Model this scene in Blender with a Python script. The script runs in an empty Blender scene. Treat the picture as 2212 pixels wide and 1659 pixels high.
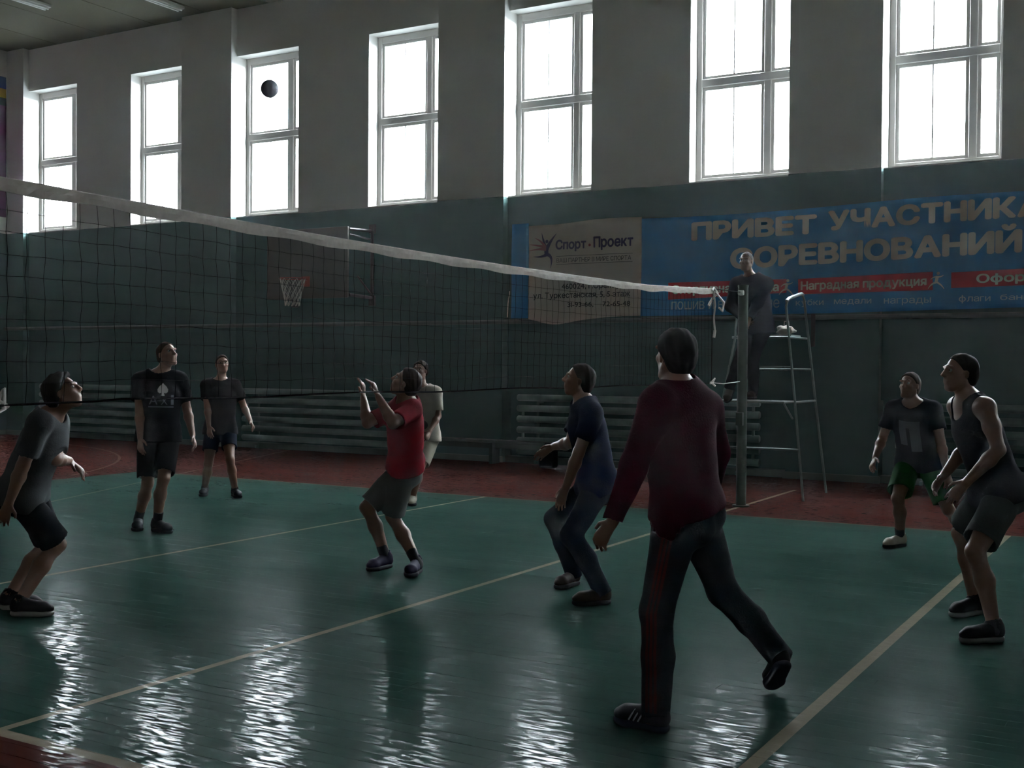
import bpy, bmesh, math, random
import numpy as np
from mathutils import Vector, Matrix
from mathutils.bvhtree import BVHTree
random.seed(7); rng = np.random.RandomState(5)
S = bpy.context.scene
COL = S.collection
PI = math.pi

SKY = 112.0; HAZE = .00040
FR_BASE, FSPEC, FSHINE, FBUMP = .25, .018, .34, .0010
TEAL = (.036, .090, .086); BEIGE = (.84, .82, .78)

# ------------------------------------------------------------------ camera, sky, exposure
cd = bpy.data.cameras.new('camera'); cam = bpy.data.objects.new('camera', cd); COL.objects.link(cam)
cR = Vector((0.86461, 0.50238, 0.00786)); cU = Vector((-0.01502, 0.01022, 0.99983)); cF = Vector((-0.50222, 0.86459, -0.01638))
M = Matrix((cR, cU, -cF)).transposed().to_4x4(); M.translation = Vector((4.5402, -3.3365, 1.6337))
cam.matrix_world = M
cd.sensor_fit = 'HORIZONTAL'; cd.sensor_width = 36.0; cd.lens = 36.0*2528.9/2212.0
cd.clip_start = 0.05; cd.clip_end = 300
S.camera = cam
w = bpy.data.worlds.new('overcast_sky'); S.world = w; w.use_nodes = True
bg = w.node_tree.nodes['Background']; bg.inputs[0].default_value = (0.90, 0.96, 1.0, 1); bg.inputs[1].default_value = SKY
S.view_settings.view_transform = 'Standard'; S.view_settings.look = 'None'
S.view_settings.exposure = 0.0; S.view_settings.gamma = 1.0; S.view_settings.use_curve_mapping = False
try:
    S.cycles.max_bounces = 10; S.cycles.diffuse_bounces = 6; S.cycles.glossy_bounces = 4; S.cycles.transparent_max_bounces = 12
    S.cycles.use_denoising = True; S.cycles.sample_clamp_indirect = 6.0; S.cycles.caustics_reflective = False; S.cycles.caustics_refractive = False
except Exception: pass

# ------------------------------------------------------------------ helpers
def tag(o, label=None, cat=None, group=None, kind=None):
    if label: o['label'] = label
    if cat: o['category'] = cat
    if group: o['group'] = group
    if kind: o['kind'] = kind
    return o
def empty(name, loc=(0,0,0), rz=0, **k):
    o = bpy.data.objects.new(name, None); COL.objects.link(o); o.location = loc; o.rotation_euler = (0,0,rz); o.empty_display_size = .1
    return tag(o, **k)
def link(name, me, mat, parent=None, loc=None):
    o = bpy.data.objects.new(name, me); COL.objects.link(o)
    if mat is not None and not me.materials: me.materials.append(mat)
    if parent is not None: o.parent = parent
    if loc is not None: o.location = loc
    return o
def smooth(me, on=True):
    if len(me.polygons): me.polygons.foreach_set('use_smooth', [on]*len(me.polygons))
class MB:
    def __init__(s): s.v = []; s.f = []; s.sm = []
    def add(s, vs, fs, smooth=False):
        n = len(s.v); s.v += [tuple(v) for v in vs]; s.f += [tuple(i+n for i in f) for f in fs]; s.sm += [smooth]*len(fs)
    def box(s, x0, x1, y0, y1, z0, z1):
        s.add([(x0,y0,z0),(x1,y0,z0),(x1,y1,z0),(x0,y1,z0),(x0,y0,z1),(x1,y0,z1),(x1,y1,z1),(x0,y1,z1)],
              [(0,3,2,1),(4,5,6,7),(0,1,5,4),(1,2,6,5),(2,3,7,6),(3,0,4,7)])
    def tube(s, pts, r, n=8, caps=True):
        pts = [Vector(p) for p in pts]; rs = r if isinstance(r, (list,tuple)) else [r]*len(pts)
        vs = []; prev = None
        for i, p in enumerate(pts):
            t = (pts[min(i+1,len(pts)-1)]-pts[max(i-1,0)]).normalized()
            if prev is None:
                a = t.orthogonal().normalized()
            else:
                a = (prev - t*prev.dot(t)).normalized()
            prev = a; b = t.cross(a)
            for k in range(n):
                an = 2*PI*k/n; vs.append(p + (a*math.cos(an)+b*math.sin(an))*rs[i])
        fs = []
        for i in range(len(pts)-1):
            for k in range(n):
                k2 = (k+1)%n; fs.append((i*n+k, i*n+k2, (i+1)*n+k2, (i+1)*n+k))
        s.add(vs, fs, n > 4)
        if caps:
            s.add(vs[:n], [tuple(reversed(range(n)))]); s.add(vs[-n:], [tuple(range(n))])
    def me(s, name):
        m = bpy.data.meshes.new(name); m.from_pydata(s.v, [], s.f); m.update()
        if s.sm: m.polygons.foreach_set('use_smooth', s.sm)
        return m
    def build(s, name, mat, parent=None): return link(name, s.me(name), mat, parent)
def bevel(o, w=.004, seg=1):
    bm = bmesh.new(); bm.from_mesh(o.data)
    bmesh.ops.bevel(bm, geom=list(bm.edges), offset=w, segments=seg, affect='EDGES', profile=.5)
    bm.to_mesh(o.data); bm.free(); return o

# ------------------------------------------------------------------ materials
MATS = {}
def mat(name, col, rough=.6, spec=.5, metal=0, noise=.12, nscale=8, bump=0, bscale=60, sheen=0):
    if name in MATS: return MATS[name]
    m = bpy.data.materials.new(name); m.use_nodes = True; nt = m.node_tree; N = nt.nodes; L = nt.links
    b = N['Principled BSDF']; b.inputs['Roughness'].default_value = rough; b.inputs['Metallic'].default_value = metal
    b.inputs['Specular IOR Level'].default_value = spec
    if sheen: b.inputs['Sheen Weight'].default_value = sheen
    tc = N.new('ShaderNodeTexCoord'); nz = N.new('ShaderNodeTexNoise'); nz.inputs['Scale'].default_value = nscale; nz.inputs['Detail'].default_value = 3
    L.new(tc.outputs['Object'], nz.inputs['Vector'])
    mx = N.new('ShaderNodeMix'); mx.data_type = 'RGBA'
    c = col
    mx.inputs['A'].default_value = (c[0]*(1-noise), c[1]*(1-noise), c[2]*(1-noise), 1)
    mx.inputs['B'].default_value = (min(1,c[0]*(1+noise)), min(1,c[1]*(1+noise)), min(1,c[2]*(1+noise)), 1)
    L.new(nz.outputs['Fac'], mx.inputs['Factor']); L.new(mx.outputs['Result'], b.inputs['Base Color'])
    if bump:
        n2 = N.new('ShaderNodeTexNoise'); n2.inputs['Scale'].default_value = bscale; n2.inputs['Detail'].default_value = 2
        L.new(tc.outputs['Object'], n2.inputs['Vector'])
        bp = N.new('ShaderNodeBump'); bp.inputs['Strength'].default_value = bump; bp.inputs['Distance'].default_value = .01
        L.new(n2.outputs['Fac'], bp.inputs['Height']); L.new(bp.outputs['Normal'], b.inputs['Normal'])
    MATS[name] = m; return m
class NG:
    def __init__(s, m): s.N = m.node_tree.nodes; s.L = m.node_tree.links
    def m(s, op, a, b=0.0, c=0.0):
        n = s.N.new('ShaderNodeMath'); n.operation = op
        for i, x in enumerate((a, b, c)):
            if hasattr(x, 'is_output') or not isinstance(x, (int,float)): s.L.new(x, n.inputs[i])
            else: n.inputs[i].default_value = x
        return n.outputs[0]
    def mix(s, f, a, b):
        n = s.N.new('ShaderNodeMix'); n.data_type = 'RGBA'
        for k, x in (('Factor', f), ('A', a), ('B', b)):
            if isinstance(x, tuple): n.inputs[k].default_value = (*x, 1)
            elif isinstance(x, (int, float)): n.inputs[k].default_value = x
            else: s.L.new(x, n.inputs[k])
        return n.outputs['Result']
    def noise(s, vec, sc, det=3, out='Fac'):
        n = s.N.new('ShaderNodeTexNoise'); n.inputs['Scale'].default_value = sc; n.inputs['Detail'].default_value = det
        s.L.new(vec, n.inputs['Vector']); return n.outputs[out]
    def scale(s, vec, v):
        n = s.N.new('ShaderNodeVectorMath'); n.operation = 'MULTIPLY'; s.L.new(vec, n.inputs[0]); n.inputs[1].default_value = v; return n.outputs[0]

GREEN = (0.018, 0.041, 0.034); RED = (0.042, 0.013, 0.011); LINE = (0.17, 0.145, 0.105)
def floor_material():
    m = bpy.data.materials.new('painted_floor'); m.use_nodes = True; g = NG(m); N = g.N; L = g.L
    b = N['Principled BSDF']
    geo = N.new('ShaderNodeNewGeometry'); P = geo.outputs['Position']
    sp = N.new('ShaderNodeSeparateXYZ'); L.new(P, sp.inputs[0]); X, Y = sp.outputs[0], sp.outputs[1]
    def band(v, c, h): # 1 inside |v-c|<h
        return g.m('LESS_THAN', g.m('ABSOLUTE', g.m('SUBTRACT', v, c)), h)
    court = g.m('MULTIPLY', band(X, 0.0, 9.0), band(Y, 4.5, 4.5))
    n1 = g.noise(g.scale(P, (1.2, 3.0, 1)), 1.3, 4); n2 = g.noise(g.scale(P, (3, 22, 1)), 1.0, 4)
    gr = g.mix(n1, tuple(c*.8 for c in GREEN), tuple(c*1.25 for c in GREEN))
    gr = g.mix(g.m('MULTIPLY', n2, .35), gr, (0.028, 0.048, 0.041))
    rd = g.mix(n1, tuple(c*.75 for c in RED), tuple(c*1.2 for c in RED))
    base = g.mix(court, rd, gr)
    iny = band(Y, 4.5, 4.5); inx = band(X, 0.0, 9.03)
    ln = g.m('MULTIPLY', band(Y, -0.03, 0.035), inx)
    for c, hw, lo, hi in ((0.0, .026, 0, 12.0), (-3.0, .022, 0, 9.0), (3.0, .034, 0, 9.0)):
        seg = g.m('MULTIPLY', band(X, c, hw), band(Y, (lo+hi)/2, (hi-lo)/2)); ln = g.m('MAXIMUM', ln, seg)
    faint = g.m('MULTIPLY', band(Y, 9.0, .02), inx); faint = g.m('MULTIPLY', faint, .25)
    # faint basketball arc on the red border and its continuation on the green
    def dist(cx, cy):
        dx = g.m('SUBTRACT', X, cx); dy = g.m('SUBTRACT', Y, cy)
        return g.m('SQRT', g.m('ADD', g.m('MULTIPLY', dx, dx), g.m('MULTIPLY', dy, dy)))
    arc = g.m('MULTIPLY', band(dist(-16.0, 5.0), 7.3, .022), g.m('GREATER_THAN', Y, 8.0))
    # thin old line running obliquely over the far corner of the court
    t = g.m('ADD', g.m('MULTIPLY', g.m('SUBTRACT', X, -6.91), .9266), g.m('MULTIPLY', g.m('SUBTRACT', Y, 5.71), .376))
    dg = g.m('MULTIPLY', g.m('LESS_THAN', g.m('ABSOLUTE', t), .02), g.m('MULTIPLY', g.m('GREATER_THAN', Y, 4.7), g.m('LESS_THAN', X, -6.3)))
    faint = g.m('MAXIMUM', faint, g.m('MULTIPLY', g.m('MAXIMUM', arc, dg), .3))
    wear = g.m('MULTIPLY_ADD', g.noise(g.scale(P, (1, 1, 1)), 14, 3), .3, .72)
    ln = g.m('MULTIPLY', g.m('MAXIMUM', ln, faint), wear)
    col = g.mix(ln, base, LINE)
    N.remove(b); b = N.new('ShaderNodeBsdfDiffuse'); gl = N.new('ShaderNodeBsdfGlossy'); gl.distribution = 'BECKMANN'
    L.new(col, b.inputs['Color']); b.inputs['Roughness'].default_value = .3
    rn = g.noise(g.scale(P, (.8, 2.5, 1)), 1.7, 4)
    # brushed, slightly wavy enamel: ripples along and across the boards
    h1 = g.noise(g.scale(P, (6, 26, 1)), 1.0, 1); h2 = g.noise(g.scale(P, (26, 90, 1)), 1.0, 1)
    bp = N.new('ShaderNodeBump'); bp.inputs['Strength'].default_value = 1.0; bp.inputs['Distance'].default_value = FBUMP
    L.new(g.m('ADD', g.m('MULTIPLY', h1, .6), g.m('MULTIPLY', h2, .4)), bp.inputs['Height'])
    # worn dull coat everywhere, with shinier licks of enamel left on it
    gl2 = N.new('ShaderNodeBsdfGlossy'); gl2.distribution = 'GGX'; gl2.inputs['Roughness'].default_value = .12
    L.new(g.m('MULTIPLY_ADD', rn, .1, FR_BASE), gl.inputs['Roughness'])
    L.new(bp.outputs['Normal'], gl2.inputs['Normal'])
    fr = N.new('ShaderNodeFresnel'); fr.inputs[0].default_value = 1.45
    mx = N.new('ShaderNodeMixShader'); dull = g.m('MULTIPLY_ADD', g.noise(g.scale(P, (.7, 1.6, 1)), 1.2, 4), 2.2, -.1); L.new(g.m('MULTIPLY', g.m('MULTIPLY', fr.outputs[0], FSPEC), dull), mx.inputs[0]); L.new(b.outputs[0], mx.inputs[1]); L.new(gl.outputs[0], mx.inputs[2])
    lick = g.noise(g.scale(P, (9, 42, 1)), 1.0, 2); lick = g.m('POWER', g.m('MINIMUM', g.m('MAXIMUM', g.m('MULTIPLY_ADD', lick, 7.0, -3.2), 0.0), 1.0), 1.5)
    big = g.m('MULTIPLY_ADD', g.noise(g.scale(P, (1, 1.6, 1)), 1.3, 2), .9, .15)
    mx2 = N.new('ShaderNodeMixShader'); L.new(g.m('MULTIPLY', g.m('MULTIPLY', fr.outputs[0], FSHINE), g.m('MULTIPLY', lick, big)), mx2.inputs[0])
    L.new(mx.outputs[0], mx2.inputs[1]); L.new(gl2.outputs[0], mx2.inputs[2])
    L.new(mx2.outputs[0], N['Material Output'].inputs['Surface'])
    return m
def wall_material():
    m = bpy.data.materials.new('two_tone_wall_paint'); m.use_nodes = True; g = NG(m); N = g.N; L = g.L
    b = N['Principled BSDF']; geo = N.new('ShaderNodeNewGeometry'); P = geo.outputs['Position']
    sp = N.new('ShaderNodeSeparateXYZ'); L.new(P, sp.inputs[0]); Z = sp.outputs[2]
    n1 = g.noise(P, .7, 4); n2 = g.noise(P, 9, 3)
    wob = g.m('MULTIPLY_ADD', g.noise(P, 1.5, 2), .03, 4.435)
    up = g.m('GREATER_THAN', Z, wob)
    te = g.mix(n1, tuple(c*.85 for c in TEAL), tuple(c*1.12 for c in TEAL)); wh = g.mix(n1, tuple(c*.9 for c in BEIGE), tuple(min(1,c*1.06) for c in BEIGE))
    te = g.mix(g.m('MULTIPLY', n2, .2), te, (.11,.13,.12))
    L.new(g.mix(up, te, wh), b.inputs['Base Color'])
    L.new(g.m('MULTIPLY_ADD', up, .35, .5), b.inputs['Roughness']); b.inputs['Specular IOR Level'].default_value = .3
    bp = N.new('ShaderNodeBump'); bp.inputs['Strength'].default_value = .4; bp.inputs['Distance'].default_value = .01
    L.new(g.noise(P, 3.5, 5), bp.inputs['Height']); L.new(bp.outputs['Normal'], b.inputs['Normal'])
    return m
def glass_material():
    m = bpy.data.materials.new('window_glass'); m.use_nodes = True; nt = m.node_tree; N = nt.nodes; L = nt.links
    N.remove(N['Principled BSDF']); out = N['Material Output']
    t = N.new('ShaderNodeBsdfTransparent'); t.inputs[0].default_value = (.93,.96,.97,1); gl = N.new('ShaderNodeBsdfGlossy'); gl.inputs['Roughness'].default_value = .03
    fr = N.new('ShaderNodeFresnel'); fr.inputs[0].default_value = 1.5; mx = N.new('ShaderNodeMixShader')
    # the pane has two faces: only the one that faces the ray reflects (avoids false total reflection inside a transparent box)
    ge = N.new('ShaderNodeNewGeometry'); iv = N.new('ShaderNodeMath'); iv.operation = 'SUBTRACT'; iv.inputs[0].default_value = 1; L.new(ge.outputs['Backfacing'], iv.inputs[1])
    ml = N.new('ShaderNodeMath'); ml.operation = 'MULTIPLY'; L.new(fr.outputs[0], ml.inputs[0]); L.new(iv.outputs[0], ml.inputs[1])
    L.new(ml.outputs[0], mx.inputs[0]); L.new(t.outputs[0], mx.inputs[1]); L.new(gl.outputs[0], mx.inputs[2]); L.new(mx.outputs[0], out.inputs[0])
    return m
# ------------------------------------------------------------------ the hall
WY, PY, BY = 13.68, 13.53, 14.15         # wall face, pilaster face, outer face
XL, XRR, YN, ZC = -18.25, 12.0, -5.2, 8.5
SZ, TZ = 4.47, 7.57                      # window sill and head
PR = [-17.70, -11.57, -5.45, 0.72, 6.85] # right edges of the pilasters; each is 1.33 wide
M_FLOOR = floor_material(); M_WALL = wall_material(); M_GLASS = glass_material()
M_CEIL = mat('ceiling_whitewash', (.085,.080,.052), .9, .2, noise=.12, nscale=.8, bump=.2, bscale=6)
M_FRAME = mat('window_frame_paint', (.74,.71,.68), .45, noise=.08)
M_SUB = mat('subfloor', (.03,.025,.02), .9)

gd = MB(); gd.box(-90, 90, BY+.01, 120, -.8, -.6); tag(gd.build('ground', mat('snowy_ground', (.55,.56,.58), .9)), kind='structure')  # unseen ground added outside to keep low sky light off the ceiling
fl = MB(); fl.box(XL-.3, XRR+.3, YN-.3, BY, -.25, -.030)
floor = tag(fl.build('floor', M_SUB), kind='structure')
# boards: real planks with a slightly hollow face, laid lengthwise along the window wall
PWID = .1
def plank_mesh(ln, name, cup, e=.0007):
    m = MB(); xs = (0, ln); w = PWID/2-(.0006 if e else .0003)
    prof = [(-w, -.028), (-w, -e), (-w+e, 0), (-w*.5, -cup*.75), (0, -cup), (w*.5, -cup*.75), (w-e, 0), (w, -e), (w, -.028)] if e else [(-w, -.012), (-w, 0), (-w*.5, -cup*.75), (0, -cup), (w*.5, -cup*.75), (w, 0), (w, -.012)]
    n = len(prof)
    for x in xs: m.v += [(x, y, z) for y, z in prof]
    for i in range(n): j = (i+1) % n; m.f.append((i, i+n, j+n, j)); m.sm.append(False)
    m.f.append(tuple(range(n))); m.sm.append(False); m.f.append(tuple(reversed(range(n, 2*n)))); m.sm.append(False)
    return m
LENS = (2.4, 3.0, 3.6); CUPS = (.00008, .00016, .00026)
PM = {(l, c): plank_mesh(l-.0015, 'plank', c) for l in LENS for c in CUPS}
PMF = {(l, c): plank_mesh(l-.0015, 'plank', c, 0) for l in LENS for c in CUPS}
PMD = {k: v.me('plank') for k, v in PM.items()}
for me in PMD.values(): me.materials.append(M_FLOOR)
plist = []
rows = int((13.66-YN)/PWID)
for r in range(rows):
    y = YN+PWID*(r+.5); x = XL-random.random()*2.4
    while x < XRR:
        l = random.choice(LENS); plist.append((x, y, l, random.choice(CUPS), random.gauss(0, .0012), random.uniform(-.0004, .0002), random.gauss(0, .00006))); x += l
def vis_near(pl):
    best = 1e9
    for t in (0, .25, .5, .75, 1):
        q = Vector((pl[0]+pl[2]*t, pl[1], 0)) - cam.location; z = q.dot(cF)
        if z < .5: continue
        if abs(q.dot(cR)/z) < .437 and abs(q.dot(cU)/z) < .331: best = min(best, q.length)
    return best
near = sorted((vis_near(p), i) for i, p in enumerate(plist)); near = {i for d, i in near[:285] if d < 7.4}
field = MB()
for i, (x, y, l, c, tilt, dz, tx) in enumerate(plist):
    if i in near:
        o = bpy.data.objects.new('plank', PMD[(l, c)]); COL.objects.link(o); o.parent = floor
        o.location = (x, y, dz); o.rotation_euler = (tilt, tx, 0)
    else:
        mm = Matrix.Translation((x, y, dz)) @ Matrix.Rotation(tilt, 4, 'X')
        src = PMF[(l, c)]; n = len(field.v)
        field.v += [tuple(mm @ Vector(v)) for v in src.v]; field.f += [tuple(k+n for k in f) for f in src.f]; field.sm += src.sm
pf = field.build('plank_field', M_FLOOR, floor); pf['kind'] = 'stuff'

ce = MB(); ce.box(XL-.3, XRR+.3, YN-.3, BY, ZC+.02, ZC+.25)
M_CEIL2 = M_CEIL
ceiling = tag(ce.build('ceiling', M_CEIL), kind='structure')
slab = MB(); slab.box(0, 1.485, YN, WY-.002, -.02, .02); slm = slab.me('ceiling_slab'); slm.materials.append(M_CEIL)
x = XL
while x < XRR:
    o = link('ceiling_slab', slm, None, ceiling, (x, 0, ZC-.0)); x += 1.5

M_PALEWALL = mat('pale_wall_paint', (.80,.78,.72), .9, noise=.05, nscale=1)  # for the unseen walls, made pale all over to bounce light onto the window wall
def wall_from(name, boxes, mt=None):
    m = MB()
    for b in boxes: m.box(*b)
    return tag(m.build(name, mt or M_WALL), kind='structure')
wb = []
openings = []
for k, xr in enumerate(PR):
    openings.append((xr, xr+1.55))
    if k+1 < len(PR): nl = PR[k+1]-1.33; openings.append((nl-1.60, nl))
openings = [o for o in openings if o[1] < XRR]
# band above, band below, piers between
wb.append((XL-.3, XRR+.3, WY, BY, TZ, ZC+.25)); wb.append((XL-.3, XRR+.3, WY, BY, 1.17, SZ))
wb.append((XL-.3, XRR+.3, WY+.15, BY, 0, 1.17)); wb.append((XL-.3, XRR+.3, WY, WY+.15, -.1, .10))
for xr in PR: wb.append((xr-1.33, xr, WY, WY+.15, .10, 1.17))
px = XL-.3
for a, b_ in openings: wb.append((px, a, WY, BY, SZ, TZ)); px = b_
wb.append((px, XRR+.3, WY, BY, SZ, TZ))
wall_back = wall_from('wall_back', wb)
for xr in PR:
    m = MB(); m.box(xr-1.33, xr, PY, WY, 0, ZC)
    o = m.build('pilaster', M_WALL, wall_back); 
wall_from('wall_left', [(XL-.3, XL, YN, WY, -.1, ZC+.02)])
wall_from('wall_right', [(XRR, XRR+.3, YN, WY, -.1, ZC+.02)], M_PALEWALL)
wall_from('wall_front', [(XL-.3, XRR+.3, YN-.3, YN, -.1, ZC+.02)], M_PALEWALL)
M_SKIRT = mat('skirting_paint', (.07,.10,.09), .5)
def skirt(name, x0, x1, y0, y1):
    m = MB(); m.box(x0, x1, y0, y1, 0, .1); return bevel(tag(m.build(name, M_SKIRT), kind='structure'), .006)
sk = MB(); px = XL
for xr in PR:
    sk.box(px, xr-1.33, WY-.03, WY, 0, .10); sk.box(xr-1.36, xr+.03, PY-.03, PY, 0, .10); px = xr
sk.box(px, XRR, WY-.03, WY, 0, .10)
tag(sk.build('baseboard_back', M_SKIRT), kind='structure')
skirt('baseboard_left', XL, XL+.03, YN, WY-.03)
# rail that runs along the wall above the radiators
r = MB(); r.tube([(XL+.05, 13.45, 2.34), (-8, 13.45, 2.345), (XRR-.05, 13.45, 2.36)], .035, 10)
xx = XL+1.0
while xx < XRR: r.box(xx, xx+.03, 13.45, WY, 2.32, 2.36); xx += 2.04
tag(r.build('trim_1', mat('rail_paint', (.05,.08,.075), .5)), kind='structure')

# windows
def window(n, x0, x1):
    root = tag(empty('window_%d' % n, (x0, 13.98, SZ)), kind='structure')
    W = x1-x0; H = TZ-SZ; y0, y1 = -.03, .05
    def bx(name, a, b, c, d, mt=M_FRAME, ya=y0, yb=y1, bv=.006):
        m = MB(); m.box(a, b, ya, yb, c, d); o = m.build(name, mt, root); return bevel(o, bv) if bv else o
    bx('window_frame', 0, .09, 0, H); bx('window_frame', W-.07, W, 0, H); bx('window_frame', .09, W-.07, 0, .09); bx('window_frame', .09, W-.07, H-.12, H)
    bx('transom', .09, W-.07, 1.50, 1.62, ya=-.045, yb=.06)
    bx('mullion', 1.08, 1.19, .09, 1.50); bx('mullion', 1.08, 1.19, 1.62, H-.12)
    for (za, zb) in ((.09, 1.50), (1.62, H-.12)):
        for (a, b) in ((.09, 1.08), (1.19, W-.07)):
            m = MB(); s = .05
            m.box(a, a+s, -.005, .035, za, zb); m.box(b-s, b, -.005, .035, za, zb); m.box(a+s, b-s, -.005, .035, za, za+s); m.box(a+s, b-s, -.005, .035, zb-s, zb)
            m.build('sash', M_FRAME, root)
            if a < 1:
                bx('glazing_bar', .585, .605, za+s, zb-s, ya=.0, yb=.03, bv=0)
                bx('pane', a+s, .585, za+s, zb-s, M_GLASS, .012, .016, 0); bx('pane', .605, b-s, za+s, zb-s, M_GLASS, .012, .016, 0)
            else: bx('pane', a+s, b-s, za+s, zb-s, M_GLASS, .012, .016, 0)
for i, (a, b_) in enumerate(openings): window(i+1, a, b_)

# pipe-register radiators in the niches under the windows
M_RAD = mat('radiator_paint', (.10,.165,.155), .4, noise=.15)
def radiator(x0, x1, label):
    root = tag(empty('radiator', (x0, 13.60, 0)), label, 'radiator', 'pipe radiators under the windows')
    L_ = x1-x0
    for i in range(6):
        z = .20+.178*i; m = MB()
        m.tube([(0,0,z),(.012,0,z),(L_-.012,0,z),(L_,0,z)], [.046,.056,.056,.046], 14); m.build('pipe', M_RAD, root)
    for i in range(5):
        z = .20+.178*i; xc = .10 if i % 2 else L_-.10
        m = MB(); m.tube([(xc,0,z+.03),(xc,0,z+.148)], .024, 8); m.build('connector', M_RAD, root)
    for xc in (.35, L_-.35):
        m = MB(); m.box(xc-.02, xc+.02, .05, .07, .05, 1.15); m.box(xc-.02, xc+.02, .05, .225, 1.0, 1.03); m.box(xc-.02, xc+.02, -.03, .07, 0.0, .05); m.build('bracket', M_RAD, root)
radiator(-17.2, -13.35, 'long pale green pipe radiator behind the two leftmost players')
radiator(-11.30, -7.2, 'long pale green pipe radiator behind the player in red')
radiator(-5.18, -1.02, 'long pale green pipe radiator behind the navy and maroon players')
radiator(.95, 5.2, 'long pale green pipe radiator behind the two players at the right edge')

# ------------------------------------------------------------------ banner on the wall
M_BLUE = mat('banner_blue', (.008,.17,.40), .55, noise=.1); M_WHITE = mat('banner_white', (.50,.44,.37), .6, noise=.08, nscale=2)
M_BRED = mat('banner_red', (.36,.015,.03), .55); M_PRINT = mat('banner_print_white', (.62,.60,.52), .6); M_PALE = mat('banner_print_pale', (.25,.42,.50), .6)
M_PURP = mat('banner_print_purple', (.045,.03,.10), .6); M_INK = mat('banner_print_ink', (.035,.03,.035), .6); M_PINK = mat('banner_print_crimson', (.20,.02,.035), .6)
M_STARS = mat('banner_print_faded', (.35,.13,.15), .6)
def ripple(x, z):
    # gentle hanging folds, stronger towards the loose lower edge of the white field
    a = .010*math.sin(x*2.3+z*1.1)+.006*math.sin(x*5.1-z*2.7)
    if x < -2.8: a += .018*math.sin(3.2*x+2.2*z)*max(0, (3.4-z))+.012*math.sin(7*(x+4)+5*(z-3.9))
    return 13.385-a*.7
def sheet(name, x0, x1, zt, zb, m, parent, dy=0.0, n=None, nz=24, zbf=None, ztf=None):
    n = n or max(4, int((x1-x0)/.05)); v = []; f = []
    for i in range(n+1):
        x = x0+(x1-x0)*i/n; a = ztf(x) if ztf else zt; b = zbf(x) if zbf else zb
        for j in range(nz+1):
            z = b+(a-b)*j/nz; v.append((x, ripple(x, z)-dy, z))
    for i in range(n):
        for j in range(nz):
            q = i*(nz+1)+j; f.append((q, q+nz+1, q+nz+2, q+1))
    back = len(v); v += [(x, y+.003, z) for x, y, z in v]
    f += [tuple(reversed([k+back for k in q])) for q in f]
    ed = {}
    for q in f[:len(f)//2]:
        for k in range(4):
            e = (q[k], q[(k+1)%4]); ed[e] = 1
    for (a, b) in list(ed):
        if (b, a) not in ed: f.append((b, a, a+back, b+back))
    me = bpy.data.meshes.new(name); me.from_pydata(v, [], f); me.update(); smooth(me)
    return link(name, me, m, parent)
banner = tag(empty('banner', (0,0,0)), 'long blue sports banner with white letters hung along the window wall', 'banner')
sheet('cloth', -2.87, 6.6, 3.98, 2.42, M_BLUE, banner, ztf=lambda x: 3.925+.006*x+.02*math.sin(x*1.2)+.012*x*(x>0), zbf=lambda x: 2.405+.015*(x>0)*x)
sheet('cloth', -5.20, -4.88, 3.95, 2.40, M_BLUE, banner)
def wbot(x):
    t = (x+4.88)/2.01
    return 2.41-.115*math.exp(-((t-.24)/.2)**2)-.03*math.exp(-((t-.55)/.2)**2)
def wtop(x):
    t = (x+4.88)/2.01; return 3.905+.035*min(1, t*1.6)-.02*math.sin(PI*t*2)*.6
sheet('white_cloth', -4.88, -2.87, 3.92, 2.40, M_WHITE, banner, ztf=wtop, zbf=wbot)
FONT = None
def text_raw(txt, spacing=1.0):
    cu = bpy.data.curves.new('t', 'FONT'); cu.body = txt; cu.size = 1; cu.space_character = spacing; cu.resolution_u = 3
    o = bpy.data.objects.new('t', cu); COL.objects.link(o)
    dg = bpy.context.evaluated_depsgraph_get(); me = bpy.data.meshes.new_from_object(o.evaluated_get(dg))
    v = [tuple(q.co) for q in me.vertices]; f = [tuple(p.vertices) for p in me.polygons]
    bpy.data.objects.remove(o); bpy.data.curves.remove(cu); bpy.data.meshes.remove(me)
    return v, f
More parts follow.
